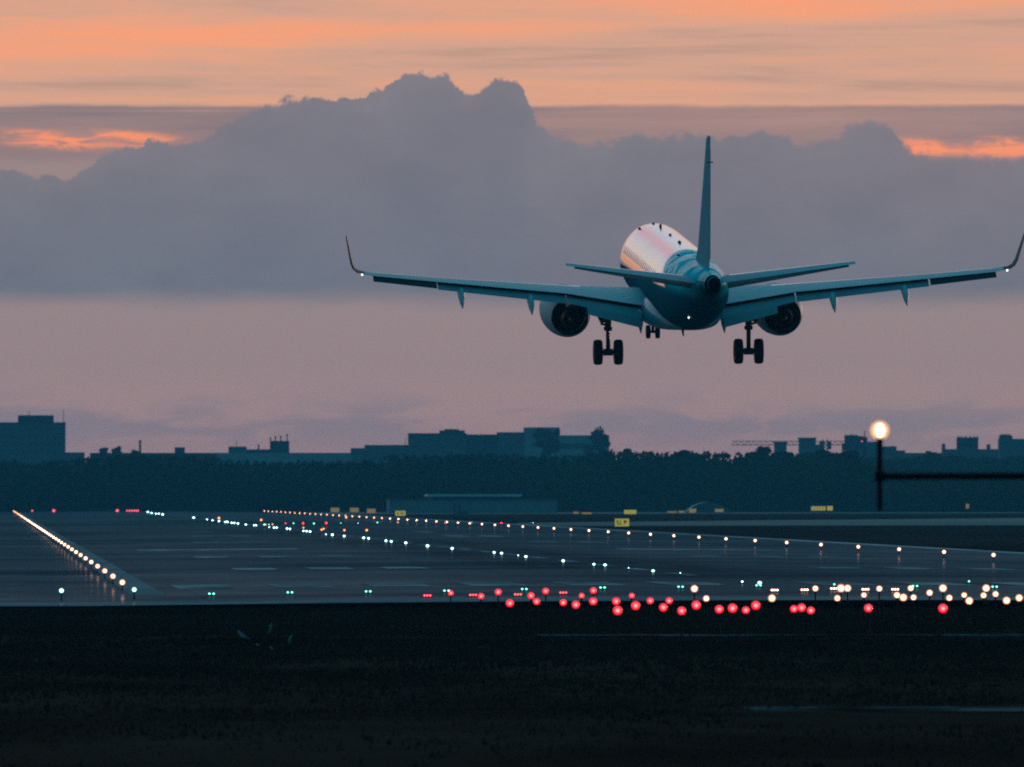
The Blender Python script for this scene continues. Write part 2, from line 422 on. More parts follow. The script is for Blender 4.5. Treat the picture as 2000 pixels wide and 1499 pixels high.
def strip(name, mat, x0, x1, y0, y1, dz, nx=1, ny=1, mb=None):
    b = mb or MB()
    for j in range(ny):
        for i in range(nx):
            xa = x0 + (x1 - x0) * i / nx; xb = x0 + (x1 - x0) * (i + 1) / nx
            ya = y0 + (y1 - y0) * j / ny; yb = y0 + (y1 - y0) * (j + 1) / ny
            b.quad((xa, ya, crown(xa) + dz), (xb, ya, crown(xb) + dz), (xb, yb, crown(xb) + dz), (xa, yb, crown(xa) + dz))
    if mb is None: return tag(b.build(name, mat), kind='structure')

strip('runway', M['runway'], -9, 65.2, 692, 4310, 0.0, 60, 4)
strip('runway_shoulder', M['shoulder'], 5.12, 6.4, 762, 4300, 0.008, 3, 2)
M['white_line'] = tarmac('edge_line_paint', [(0.40, (0.22, 0.23, 0.25)), (0.6, (0.50, 0.50, 0.52))], 0.2, (1, 0.3, 1), 0.05, 0.06)
strip('pavement_edge_line', M['white_line'], 63.4, 65.1, 700, 4300, 0.008)
strip('threshold_apron', M['shoulder'], -9, 48, 692, 716, 0.010, 50, 1)
# worn painted markings, one object each stripe group
mk = MB()
CX = 29.95
def pair(xa, xb, y0, y1):
    for (a, b) in ((xa, xb), (2 * CX - xb, 2 * CX - xa)):
        strip('', None, a, b, y0, y1, 0.014, 4, 1, mk)
for i in range(6): pair(7.2 + 3.75 * i, 9.4 + 3.75 * i, 806, 838)
for k in range(3): pair(11.6 + 3.55 * k, 13.6 + 3.55 * k, 992, 1016)
for k in range(3): pair(11.6 + 3.55 * k, 13.5 + 3.55 * k, 1180, 1206)
pair(9.5, 19.8, 1330, 1366)
for k in range(2): pair(14.9 + 3.6 * k, 16.9 + 3.6 * k, 1530, 1560)
for k in range(2): pair(16.9 + 3.0 * k, 18.9 + 3.0 * k, 1745, 1790)
pair(18.6, 20.6, 1950, 1990)
for i in range(50): strip('', None, CX - 0.3, CX + 0.3, 900 + i * 60, 930 + i * 60, 0.014, 1, 1, mk)
tag(mk.build('runway_markings', M['paint']), kind='structure')
# taxiways and far strips on the right
def poly(name, mat, pts, dz):
    b = MB(); ps = []
    for (px, py) in pts:
        Y = (H - dz) * F / (py - VPY); ps.append(((px - VPX) / F * Y, Y, dz))
    b.quad(*ps); return tag(b.build(name, mat), kind='structure')
poly('taxiway', M['concrete'], [(1010, 1027.5), (2300, 1026), (2300, 1009), (1010, 1021.5)], -0.045)
poly('far_taxiway', M['concrete'], [(500, 1005), (2300, 1002.5), (2300, 998.5), (500, 1001.5)], -0.045)
b = MB()
for i in range(20):
    xa, xb = 14.5 + i * 5, 14.5 + (i + 1) * 5
    b.quad((xa, 555, -0.045), (xb, 555, -0.045), (xb, 560.5, -0.04), (xa, 560.5, -0.04))
tag(b.build('service_road', M['old_road']), kind='structure')
b = MB(); b.quad((13.1, 361.5, -0.045), (80, 361.5, -0.045), (80, 369, -0.04), (13.1, 369, -0.04))
tag(b.build('perimeter_path', M['old_road']), kind='structure')

# grass standing in the foreground
gr = MB()
R = random.Random(3)
def tuft(x, y, h):
    z0 = bump_z(x, y) - 0.02
    for _ in range(3):
        a = R.uniform(0, PI); w = R.uniform(0.015, 0.04); l = h * R.uniform(0.6, 1.2)
        ox, oy = R.uniform(-.15, .15), R.uniform(-.15, .15)
        lx, ly = R.uniform(-.4, .4) * l, R.uniform(-.4, .4) * l
        gr.tri((x + ox - w * math.cos(a), y + oy - w * math.sin(a), z0), (x + ox + w * math.cos(a), y + oy + w * math.sin(a), z0), (x + ox + lx, y + oy + ly, z0 + l))
for _ in range(62000):
    y = 270 + (691 - 270) * math.sqrt(R.random())
    x = R.uniform(-3, 2060 / F * y + 4)
    if 554 < y < 562 and x > 14 and R.random() < .8: continue
    if 360 < y < 370 and x > 13 + 2 * math.sin(y) and R.random() < .85: continue
    patch = 0.5 + 0.5 * math.sin(x * 0.9 + math.sin(y * .12) * 2) * math.sin(y * 0.07 + x * .2)
    hgt = R.uniform(0.04, 0.12) + 0.12 * patch * R.random()
    if y < 520: hgt *= 0.55 + 0.45 * (y - 270) / 250
    if y > 640: hgt *= 0.8
    if 540 < y < 555: hgt *= 0.55
    if 335 < y < 361 and x > 12: hgt *= 0.35
    tuft(x, y, hgt)
tag(gr.build('grass', M['blades']), 'dark rough grass growing in front of the runway', 'grass', kind='stuff')

# ------------------------------------------------------------------ the haze
hz = MB(); hz.box(-6500, 6500, -1000, 13000, -1.4, 34.5)
m = bpy.data.materials.new('haze_air'); m.use_nodes = True
nt = m.node_tree; nt.nodes.remove(nt.nodes['Principled BSDF'])
pv = nt.nodes.new('ShaderNodeVolumePrincipled')
pv.inputs['Color'].default_value = (0.12, 0.62, 0.95, 1); pv.inputs['Density'].default_value = 5.0e-5; pv.inputs['Anisotropy'].default_value = 0.0
nt.links.new(pv.outputs[0], nt.nodes['Material Output'].inputs['Volume'])
tag(hz.build('haze', m), 'thin dusk haze lying over the airfield', 'haze', kind='stuff')

# ------------------------------------------------------------------ runway lights
ORD = ['zeroth', 'first', 'second', 'third', 'fourth', 'fifth', 'sixth', 'seventh', 'eighth', 'ninth', 'tenth', 'eleventh', 'twelfth', 'thirteenth', 'fourteenth', 'fifteenth',
       'sixteenth', 'seventeenth', 'eighteenth', 'nineteenth']
TENS = {2: ('twenty', 'twentieth'), 3: ('thirty', 'thirtieth'), 4: ('forty', 'fortieth'), 5: ('fifty', 'fiftieth')}
def ordinal(n):
    if n < 20: return ORD[n]
    a, b = divmod(n, 10)
    return TENS[a][1] if b == 0 else TENS[a][0] + '-' + ORD[b]

def lens_mesh(r, mat, flat=1.0):
    b = MB(); b.ball((0, 0, 0), r, r, r * flat); return b.mesh('lens', mat, 60)
def stem_mesh(h, r=0.022):
    b = MB(); b.lathe([(r * 2.2, 0), (r * 2.2, 0.02), (r * 1.4, 0.04), (r, 0.07), (r, h - 0.06), (r * 1.8, h - 0.04), (r * 2.2, h)], k=10)
    return b.mesh('stem', M['dark'], 40)
MESH = {}
def cached(key, fn):
    if key not in MESH: MESH[key] = fn()
    return MESH[key]

def raised(name, label, cat, group, p, r, mat, h, parts=True):
    """lamp on a short stem; p is the middle of the lens"""
    t0 = thing(name, label, cat, (p.x, p.y, p.z - h), group)
    lm = cached(('l', r, mat), lambda: lens_mesh(r, M[mat]))
    place('lens', lm, t0, (0, 0, h))
    sh = round(h - r * 0.7, 2)
    sm = cached(('s', sh), lambda: stem_mesh(sh))
    place('stem', sm, t0)
    return t0

def inset(name, label, cat, group, p, r, mat, n=1, gapx=0.0):
    """flush lamp: a low metal body with n glowing lenses"""
    t0 = thing(name, label, cat, (p.x, p.y, p.z - 0.07), group)
    wdt = r * 1.5 + gapx * (n - 1) / 2
    def body():
        b = MB(); b.lathe([(wdt + .05, 0), (wdt + .03, 0.02), (wdt * 0.8, 0.03)], k=14); return b.mesh('body', M['dark'], 40)
    place('body', cached(('b', round(wdt, 3)), body), t0)
    lm = cached(('i', r, mat), lambda: lens_mesh(r, M[mat], 0.8))
    for i in range(n):
        place('lens', lm, t0, ((i - (n - 1) / 2) * gapx, 0, 0.07))
    return t0

# edge rows: every 60 m, lamp 0.35 m up
GL = 'warm edge lights in the row along the left of the runway'
GR = 'warm edge lights in the row along the right of the runway'
for n in range(58):
    Y = 797 + 60 * n
    mat = 'e_warm' if Y < 3300 else 'e_warm_far'
    far = n > 24
    lab = ('distant amber lamp melting into the bright far end of the left edge row' if far else
           'warm white lamp on a short dark stem, %s nearest in the left edge row' % ordinal(n + 1))
    raised('runway_edge_light', lab, 'runway light', GL, Vector((5.04, Y, 0.35)), 0.115, mat, 0.35)
for n in range(6, 58):
    Y = 797 + 60 * n
    mat = 'e_warm' if Y < 2900 else 'e_warm_far'
    far = n > 32
    lab = ('distant amber lamp crowded at the far end of the right edge row' if far else
           'warm white lamp on a short dark stem, %s nearest in the right edge row' % ordinal(n - 5))
    raised('runway_edge_light', lab, 'runway light', GR, Vector((54.9, Y, 0.35)), 0.12, mat, 0.35)

# centre line, blue white, flush
cyan = [(1484, 1139, .10), (1450, 1136.5, .05), (1329, 1119.5, .03), (1275.7, 1115.5, .085), (1228, 1109.6, .03), (1181.7, 1104, .095), (1160, 1102.5, .08), (1100, 1096, .10), (1027, 1087.5, .10), (1012, 1085, .04),
        (979.5, 1081, .10), (965, 1079.5, .10), (883, 1071.7, .12), (835, 1066.7, .14), (792.5, 1060.7, .12), (764, 1058, .12), (753.7, 1056.7, .12), (719.5, 1052, .12), (710, 1051, .14),
        (672, 1047.5, .13), (649, 1045, .14), (636.7, 1044, .07), (605.5, 1038.7, .13), (598.7, 1038, .13), (592.5, 1037.5, .11), (566, 1033.7, .13), (560.5, 1033, .13), (540, 1031, .13), (535, 1031, .13),
        (525.7, 1030, .08), (500, 1026.5, .12), (496, 1026.5, .12), (480, 1025, .13), (464.5, 1023, .16), (457.5, 1021.7, .15), (452.5, 1021.7, .16), (444, 1020, .17), (440, 1020, .17), (427.5, 1018.7, .17),
        (415, 1016.7, .15), (404.5, 1015, .13), (378, 1011.7, .24), (317.5, 1005.5, .26), (310, 1004, .2), (304, 1004, .2), (296, 1002.5, .25), (288.7, 1001, .28)]
for i, (px, py, r) in enumerate(sorted(cyan, key=lambda c: -c[1])):
    inset('centreline_light', 'blue white flush lamp, %s nearest in the row down the runway centre' % ordinal(i + 1), 'runway light',
          'blue white lights down the runway centre', on_ground(px, py, 0.07), r, 'e_cyan')

# threshold greens: two raised lamps at the left, then flush pairs
for i, (px, py, lab) in enumerate(((120, 1154, 'pale green lamp on a stem, the one farthest left beside the runway'), (262, 1152, 'pale green lamp on a stem just in front of the left edge row'))):
    raised('threshold_light', lab, 'runway light', 'green threshold lights', on_ground(px, py, 0.33), 0.095, 'e_palegreen', 0.33)
greens = [(413, 1160), (566, 1157.5), (719, 1155.5), (872, 1154), (1024, 1151), (1177, 1148), (1329.5, 1146.5), (1482, 1143.8), (1630, 1142), (1788, 1145), (1893.5, 1136), (1943.6, 1146.5)]
for i, (px, py) in enumerate(greens):
    inset('threshold_light', 'small green flush twin lamp, %s from the left in the threshold row' % ordinal(i + 1), 'runway light', 'green threshold lights',
          on_ground(px, py, 0.06), 0.055, 'e_green', 1 if i in (8, 10) else 2, 0.15)

# approach lights
reds = [(880.4, 1159), (939.5, 1165), (973, 1157), (995.6, 1178.6), (1037, 1164), (1048, 1175.6), (1065.8, 1155), (1100, 1177.4), (1124.6, 1181.6), (1136, 1164), (1159, 1154), (1158.5, 1175), (1203.5, 1175), (1206.5, 1193),
        (1234, 1164), (1241.6, 1183.4), (1270, 1174), (1295.6, 1187), (1307, 1174), (1331.6, 1193.6), (1360, 1182.5), (1405, 1190.6), (1431, 1188.5), (1457, 1192.4), (1476.5, 1183), (1551, 1190), (1566, 1187.6), (1584, 1193), (1696.7, 1188.5), (1842.5, 1189)]
for i, (px, py) in enumerate(sorted(reds)):
    hgt = 0.45 if py < 1170 else 0.6
    raised('approach_light', 'red glowing lamp on a stem in the grass, %s red from the left' % ordinal(i + 1), 'approach light', 'red approach lights',
           on_ground(px, py, hgt), round((0.096 if py < 1170 else 0.108) * (0.88, 1.0, 1.1)[(i * 7 + i // 3) % 3], 3), 'e_red', hgt)
for i, (px, py) in enumerate(((834.5, 1163.6), (924, 1162.4), (1011.5, 1161.5), (1100, 1158))):
    inset('approach_bar_light', 'flat red bar of three small lenses on the pavement, %s from the left' % ordinal(i + 1), 'approach light', 'red bar lights',
          on_ground(px, py, 0.06), 0.055, 'e_redinset', 3, 0.095)
warm = [(1356.5, 1150.4, .145), (1379.6, 1169.6, .10), (1508, 1169, .11), (1593, 1150, .12), (1643, 1149.5, .15), (1656, 1149.5, .12), (1636, 1169, .11), (1688, 1163, .10), (1718, 1150.4, .12), (1752.5, 1163, .105), (1765, 1167.5, .11), (1785, 1167.5, .105),
        (1779.5, 1149.5, .12), (1816.4, 1158.5, .105), (1842.5, 1149.5, .13), (1855, 1168.4, .11), (1884, 1163, .10), (1894, 1174, .115), (1927, 1149.5, .15), (1922, 1163.6, .09), (1945.4, 1161, .11), (1967, 1173.5, .115), (1991.6, 1168.4, .105)]
for i, (px, py, r) in enumerate(sorted(warm)):
    hgt = 0.5 if py < 1156 else 0.6
    raised('approach_light', 'warm white lamp on a stem in the grass, %s warm from the left' % ordinal(i + 1), 'approach light', 'warm white approach lights',
           on_ground(px, py, hgt), round(r * (0.82, 0.98, 0.9)[(i * 5 + i // 4) % 3], 3), 'e_warm', hgt)
for i, (px, py) in enumerate(((1513.4, 1153), (1572, 1152.5), (1629.5, 1150), (1691, 1151.6), (1749, 1151.6))):
    inset('approach_bar_light', 'flat warm white bar of three lenses on the pavement, %s from the left' % ordinal(i + 1), 'approach light', 'warm white bar lights',
          on_ground(px, py, 0.06), 0.055, 'e_warm', 3, 0.095)
pm = MB(); pm.lathe([(.07, 0), (.07, .03), (.04, .05), (.035, .62), (.05, .64), (.05, .68)], k=10)
p0 = on_ground(1724, 1203, -0.05)
tag(pm.build('marker_post', M['dark'], None, 40, (p0.x, p0.y, -0.07)), 'thin dark post standing in the grass among the warm approach lamps', 'post')

# far runway end and turn-off lights
for i, (px, r) in enumerate(((63, .2), (105, .36), (229, .36))):
    raised('runway_end_light', 'single red lamp at the far end of the runway, %s from the left' % ordinal(i + 1), 'runway light', 'red lights at the far runway end', pix(px, 998, 4296), r, 'e_redinset', 0.36)
for i, px in enumerate((248, 253, 257.5, 262, 266, 269.5)):
    raised('runway_end_light', 'tiny far red lamp, %s from the left in the tight row' % ordinal(i + 1), 'runway light', 'red lights at the far runway end', pix(px, 997.8, 4290), .2, 'e_redinset', 0.36)
turn = [(427.5, 1012.5, 'e_orange', .27), (510, 1016, 'e_orange', .23), (516, 1025, 'e_green', .15), (519, 1025.2, 'e_orange', .12), (532, 1024.5, 'e_orange', .13), (525, 1025, 'e_green', .10), (557.5, 1022.5, 'e_redinset', .11), (573, 1022.5, 'e_green', .12),
        (592, 1022.5, 'e_red', .13), (592.5, 1031, 'e_orange', .13), (613, 1023, 'e_green', .15), (637, 1022, 'e_red', .15), (628, 1035, 'e_orange', .15), (632, 1033.2, 'e_orange', .14), (672.5, 1036, 'e_orange', .15), (716, 1036, 'e_orange', .17), (665.5, 1022, 'e_green', .09),
        (737, 1021, 'e_green', .13), (777, 1020.7, 'e_orange', .12), (869.5, 1021.7, 'e_red', .10), (699.5, 1022, 'e_palegreen', .06), (979, 1021.7, 'e_red', .09), (1041, 1021.5, 'e_palegreen', .05), (921, 1021, 'e_green', .08), (676, 1011, 'e_orange', .25)]
CN = {'e_orange': 'orange', 'e_green': 'green', 'e_redinset': 'pinkish red', 'e_red': 'red', 'e_palegreen': 'faint pale green'}
cnt = {}
for (px, py, mat, r) in sorted(turn):
    k = CN[mat]; cnt[k] = cnt.get(k, 0) + 1
    raised('taxiway_light', '%s lamp between centre row and right edge row, %s such from the left' % (k, ordinal(cnt[k])), 'taxiway light', 'coloured lights of the runway turn-offs', on_ground(px, py, 0.3), round(r * 0.8, 3), mat, 0.3)

# ------------------------------------------------------------------ the near approach crossbar with its lamp
CY = 230.0
def c_(px, py): return pix(px, py, CY)
base_pt = Vector((c_(2230, 0).x, CY, -0.1))
bar = thing('approach_light_mast', 'dark crossbar with one glowing round lamp on an upright at its end', 'light mast', base_pt)
def loc(p): return Vector(p) - base_pt
b = MB(); b.tube(loc(c_(1719, 860)), loc(c_(1719, 998)), 0.031, 0.027, 14)
b.tube(loc(c_(1719, 856)), loc(c_(1719, 864)), 0.045, 0.034, 14)
b.build('upright', M['orange_dark'], bar, 40)
b = MB(); b.tube(loc(c_(1710, 931)), loc(c_(2236, 930)), 0.036, 0.036, 14)
b.tube(loc(c_(1709, 931)), loc(c_(1731, 931)), 0.05, 0.05, 14)
b.tube(loc(c_(1790, 931)), loc(c_(1797, 931)), 0.04, 0.04, 14)
b.build('crossbar', M['orange_dark'], bar, 40)
b = MB(); b.tube((0, 0.07, -0.1), (0, 0.07, loc(c_(0, 900)).z), 0.08, 0.06, 12); b.build('mast_pole', M['orange_dark'], bar, 40)
lc = loc(c_(1719, 841))
b = MB(); b.lathe([(0.03, 0.16), (0.08, 0.14), (0.104, 0.05), (0.108, 0.0), (0.104, -0.005)], lc, 'y', 28)
lh = b.build('lamp_housing', M['orange_dark'], bar, 40)
b = MB(); b.lathe([(0.103, -0.006), (0.09, -0.02), (0.05, -0.03), (0.003, -0.034)], lc, 'y', 28); b.build('lens', M['e_reflector'], lh, 60)
b = MB(); b.ball((lc.x, lc.y - 0.05, lc.z), 0.042, 0.02, 0.066, 20, 10); b.build('filament', M['e_hot'], lh, 60)

# ------------------------------------------------------------------ taxiway signs
def sign(px, py, w, h, mat, label, Y, text=None, legs=2):
    """a lit board seen with its middle at (px, py), w x h photo pixels"""
    c = pix(px, py, Y); k = Y / F
    W_, H_ = w * k, h * k
    t0 = thing('taxiway_sign', label, 'airfield sign', (c.x, c.y, -0.06), 'yellow lit taxiway signs')
    zc = c.z + 0.06
    b = MB(); b.box(-W_ / 2 - .04, W_ / 2 + .04, 0.0, 0.22, zc - H_ / 2 - .04, zc + H_ / 2 + .04); b.build('frame', M['dark'], t0)
    b = MB(); b.box(-W_ / 2, W_ / 2, -0.02, -0.003, zc - H_ / 2, zc + H_ / 2); pn = b.build('panel', M[mat], t0)
    b = MB()
    for i in range(legs):
        x = (i - (legs - 1) / 2) * W_ * 0.6; b.tube((x, .1, -.02), (x, .1, zc - H_ / 2), .05, .05, 8)
    b.build('leg', M['dark'], t0)
    if text:
        l = MB()
        for s in text:
            l.box(s[0] * W_, s[1] * W_, -0.032, -0.022, zc + s[2] * H_, zc + s[3] * H_)
        l.build('lettering', M['sign_black'], pn)
    return t0, zc, W_, H_
t0, zc, W_, H_ = sign(1215, 1021, 28, 15, 'e_sign', 'largest yellow sign with dark letters and an arrow behind the right edge row', 2320,
     [(-.38, -.22, .22, .30), (-.38, -.32, -.0, .30), (-.38, -.22, -.04, .04), (-.28, -.22, -.30, .02), (-.38, -.22, -.30, -.22),
      (-.14, -.08, -.28, .30), (-.17, -.05, -.32, -.25)])
l = MB()
def arrow_pt(x, y): return (x * W_, -0.034, zc + y * H_)
l.quad(arrow_pt(.08, -.24), arrow_pt(.12, -.32), arrow_pt(.26, .06), arrow_pt(.21, .12))
l.tri(arrow_pt(.08, .28), arrow_pt(.22, -.12), arrow_pt(.36, .22))
l.build('arrow', M['sign_black'], t0)
for i, px in enumerate((654, 692, 725)):
    sign(px, 996.5 + (2 if i == 2 else 0), 17, 8.5, 'e_sign_amber', ('dull yellow sign, leftmost of three in front of the wood', 'dull yellow sign, middle one of three in front of the wood', 'dull yellow sign, rightmost of three in front of the wood')[i], 3950)
sign(782, 1003, 20, 9.5, 'e_sign', 'bright yellow sign just in front of the low grey hangar', 3500, [(-.3, -.2, -.25, .25), (0.0, .1, -.2, .2), (.2, .3, -.25, .2)])
sign(1231, 1000.5, 24, 8, 'e_sign', 'wide yellow sign right above the sign with the arrow', 3900)
sign(1125, 1002, 10, 4, 'e_sign_amber', 'short flat amber sign at the foot of the wood', 4000)
sign(1146, 1003, 19, 3.6, 'e_sign_amber', 'long flat amber sign at the foot of the wood', 4000)
sign(1313, 1000.5, 18, 3, 'e_sign_amber', 'thin flat amber sign left of the pale arched shelter', 4050)
sign(1331, 1000, 11, 4, 'e_sign_amber', 'small flat amber sign closest to the left of the pale arched shelter', 4050)
sign(1353, 998, 14, 8, 'e_sign_amber', 'amber sign at the left foot of the pale arched shelter', 4060)
sign(1405, 997.5, 17, 6, 'e_sign_amber', 'amber sign at the right foot of the pale arched shelter', 4060)
sign(1599, 993.5, 28, 8, 'e_sign', 'long yellow sign with dark marks left of the lamp upright', 4000, [(-.3, -.26, -.3, .3), (-.1, -.06, -.3, .3), (.1, .14, -.3, .3), (.3, .34, -.3, .3)])
sign(1621.5, 993.3, 11, 8.6, 'e_sign', 'short yellow sign at the right end of the long yellow sign', 4000)
sign(1890.5, 989, 6, 9, 'e_sign_amber', 'tiny upright amber sign on the far right', 4050)

# equipment trolley near the hangar
c0 = pix(902, 1013, 3200)
eq = thing('equipment_cart', 'dark frame with two pale crates on it near the grey hangar', 'cart', (c0.x, c0.y, -0.06))
k = 3200 / F
b = MB()
for xx in (-15 * k, -4 * k): b.box(xx - .06, xx + .06, 0, .12, .1, 26 * k)
b.box(-15 * k - .06, -4 * k + .06, 0.0, .12, 24.5 * k, 26 * k); b.build('frame', M['dark'], eq)
b = MB(); b.box(-13.5 * k, -.3, -.3, .9, .25, 11 * k); b.build('crate', M['wall'], eq)
b = MB(); b.box(-.2, 12 * k, -.3, .9, .25, 16 * k); b.build('crate', M['wall'], eq)
b = MB(); b.box(-15 * k, 13 * k, -.4, 1.0, .1, .245)
for xx in (-12 * k, 10 * k): b.lathe([(.13, -.06), (.13, .06)], (xx, -.46, .1), 'y', 12)
b.build('chassis', M['dark'], eq)

# ------------------------------------------------------------------ buildings
def building(name, label, Y, blocks, cat='building', D=14.0, extras=None):
    """blocks: (part, px0, px1, py_top, py_bottom or None for the ground, material, dy)"""
    x0 = min(b_[1] for b_ in blocks); x1 = max(b_[2] for b_ in blocks)
    o = pix((x0 + x1) / 2, 0, Y); base = Vector((o.x, Y, -0.1))
    t0 = thing(name, label, cat, base)
    for (part, a, c, pt, pb, mat, dyy) in blocks:
        p = pix(a, pt, Y) - base; q = pix(c, pt, Y) - base
        zb = -0.05 if pb is None else (pix(a, pb, Y) - base).z
        mb = MB(); mb.box(p.x, q.x, dyy, dyy + D, zb, p.z)
        mb.build(part, M[mat], t0)
    return t0, base
def antenna(t0, base, Y, px, p0, p1, r=0.12, name='antenna', dyy=4):
    a = pix(px, p0, Y) - base; c = pix(px, p1, Y) - base
    mb = MB(); mb.tube((a.x, dyy, a.z), (c.x, dyy, c.z), r, r * 0.7, 6); return mb.build(name, M['dark'], t0)
def windows(t0, base, Y, px0, px1, n, py0, py1, dyy=-0.06):
    for i in range(n):
        w = (px1 - px0) / n
        a = pix(px0 + w * (i + 0.2), py1, Y) - base; c = pix(px0 + w * (i + 0.8), py0, Y) - base
        mb = MB(); mb.box(a.x, c.x, dyy, dyy + 0.05, a.z, c.z); mb.build('window', M['far_glass'], t0)

BY = 7000
bt, bb = building('tower_block', 'tall dark block with a square penthouse at the left edge of the skyline', BY,
    [('wall', -60, 128, 827, None, 'wall', 0), ('penthouse', 35, 105, 811.5, 827, 'wall_dark', 2), ('parapet', -60.3, 128.5, 825.3, 828, 'roof', -.3)])
antenna(bt, bb, BY, 57, 812, 803); antenna(bt, bb, BY, 124, 826, 800)
for (a, c) in ((835, 840), (850, 855), (865, 870), (880, 885)): windows(bt, bb, BY, -20, 124, 12, a, c)
bt, bb = building('low_block', 'low flat block joined to the foot of the tower block', 6960, [('wall', 122, 165, 885, None, 'wall', 0), ('parapet', 121.6, 165.4, 884, 885.6, 'roof', -.2)])
bt, bb = building('long_block', 'long low dark building with a dead level roof behind the left wood', 6900,
    [('wall', 176, 424, 886.5, None, 'wall_dark', 0), ('parapet', 175.5, 424.3, 885, 886.5, 'roof', -.25), ('roof_hut', 342, 361, 874, 885, 'wall_dark', 3)])
mb = MB(); p0 = pix(273.5, 885, 7050)
ch = thing('chimney', 'slim dark chimney standing up behind the long low building', 'chimney', (p0.x, 7050, -.1))
mb.tube((0, 0, 0), (0, 0, pix(0, 862, 7050).z), .50, .36, 10); mb.build('stack', M['wall_dark'], ch, 40)
mb = MB(); mb.tube((0, 0, pix(0, 863, 7050).z), (0, 0, pix(0, 860, 7050).z), .52, .52, 10); mb.build('cap', M['dark'], ch, 40)
bt, bb = building('long_block', 'long paler building behind the wood carrying the block with four aerials', 7200,
    [('wall', 424.5, 752, 884.8, None, 'wall_pale', 0), ('roof_hut', 447, 482, 872.5, 884.8, 'wall', 2), ('roof_hut', 482.2, 528, 878, 884.8, 'wall_dark', 3), ('stair_tower', 528.2, 565, 861.5, 884.8, 'wall_dark', 1)])
antenna(bt, bb, 7200, 462, 872, 861)
for px, tp in ((528.5, 856), (538, 854), (548.5, 853), (561, 850)):
    antenna(bt, bb, 7200, px, 862, tp, .2); antenna(bt, bb, 7200, px, tp + 2, tp - 1.5, .34, 'aerial_head')
antenna(bt, bb, 7200, 505, 880, 868, .3, 'vent_pipe')
bt, bb = building('stepped_building', 'broad stepped building with a rooftop hut and window rows in mid skyline', 7100,
    [('low_wing', 686, 713, 875.5, None, 'wall', 0), ('low_wing', 713.2, 798, 869.5, None, 'wall', 0), ('wall', 798.2, 911, 848, None, 'wall', -1), ('parapet', 797.6, 911.2, 846.6, 848, 'wall_dark', -1.3), ('roof_hut', 860, 908, 841, 846.6, 'wall_dark', 2),
     ('roof_hut', 870, 897, 838.5, 841, 'wall_dark', 3), ('wall', 911.3, 972, 849, None, 'wall_dark', 0), ('wall', 972.2, 1024, 844.5, None, 'wall', 0), ('wall', 1024.2, 1093, 835, None, 'wall_pale', -1), ('wall', 1093.3, 1190, 850.5, None, 'wall_pale', -.5),
     ('band', 1040, 1180, 866, 873, 'far_glass', -1.08)])
antenna(bt, bb, 7100, 792, 870, 855); antenna(bt, bb, 7100, 881, 840, 836)
windows(bt, bb, 7100, 805, 906, 16, 857, 863, -1.07); windows(bt, bb, 7100, 805, 906, 16, 869, 875, -1.07)
# right skyline
bt, bb = building('tower_block', 'small square block with a flared flat roof above the right-hand trees', 7400, [('wall', 1515, 1537, 866, None, 'wall', 0), ('parapet', 1512.5, 1539, 863, 866, 'roof', -.4)])
bt, bb = building('tower_block', 'square dark block with a sloping right side near the crane jib', 7450, [('wall', 1563, 1594, 858, None, 'wall', 0), ('parapet', 1561.5, 1595, 855, 858, 'wall_dark', -.3), ('side_wing', 1594.2, 1601, 869, None, 'wall', 0), ('side_wing', 1601.2, 1608, 876, None, 'wall', 0)])
bt, bb = building('tower_block', 'dark block with a roof mast just left of the glowing lamp', 7300, [('wall', 1653, 1687, 852, None, 'wall_dark', 0), ('parapet', 1652.4, 1676, 850, 852, 'roof', -.2), ('side_wing', 1687.2, 1695, 854, None, 'wall_dark', 1), ('side_wing', 1648, 1652.8, 866, None, 'wall_dark', 1)])
antenna(bt, bb, 7300, 1690.5, 855, 842, .2); antenna(bt, bb, 7300, 1664, 851, 847, .15)
rl = pix(1684, 862.5, 7300) - bb; mb = MB(); mb.ball((rl.x, -.3, rl.z), .25, .25, .25); mb.build('warning_light', M['e_redinset'], bt, 60)
bt, bb = building('apartment_block', 'pale panelled block half hidden below the dark block with the mast', 6900, [('wall', 1649, 1683, 879, None, 'wall_pale', 0), ('parapet', 1648.6, 1683.4, 878, 879, 'wall', -.2)])
bt, bb = building('apartment_block', 'wide block behind the glowing lamp with a stepped roof', 7500, [('wall', 1696, 1722, 863, None, 'wall', 0), ('wall', 1722.2, 1752, 872, None, 'wall', 0), ('wall', 1752.2, 1769, 880, None, 'wall', 0)])
bt, bb = building('apartment_block', 'low dark block between the glowing lamp and the two right-hand towers', 7600, [('wall', 1769.5, 1843, 885, None, 'wall', 0), ('roof_hut', 1812, 1820, 881, 885, 'wall', 2)])
bt, bb = building('apartment_block', 'broad block carrying a dark square roof tower on the right', 7350, [('wall', 1843.5, 1952, 877.5, None, 'wall', 0), ('roof_tower', 1873, 1912, 854.5, 877.5, 'wall_dark', 1), ('chimney', 1844, 1848, 867, 877.5, 'wall', 2), ('chimney', 1932, 1936, 868, 877.5, 'wall', 2)])
for px in (1874, 1880, 1888, 1897, 1905, 1911): antenna(bt, bb, 7350, px, 856, 852, .28, 'merlon')
bt, bb = building('tower_block', 'tower with a rounded roof at the right edge of the skyline', 7300, [('wall', 1954, 2080, 857.5, None, 'wall', 0), ('roof_hut', 1956, 1979, 851, 857.5, 'wall', 1), ('roof_hut', 1959, 1975, 848.5, 851, 'wall', 2)])
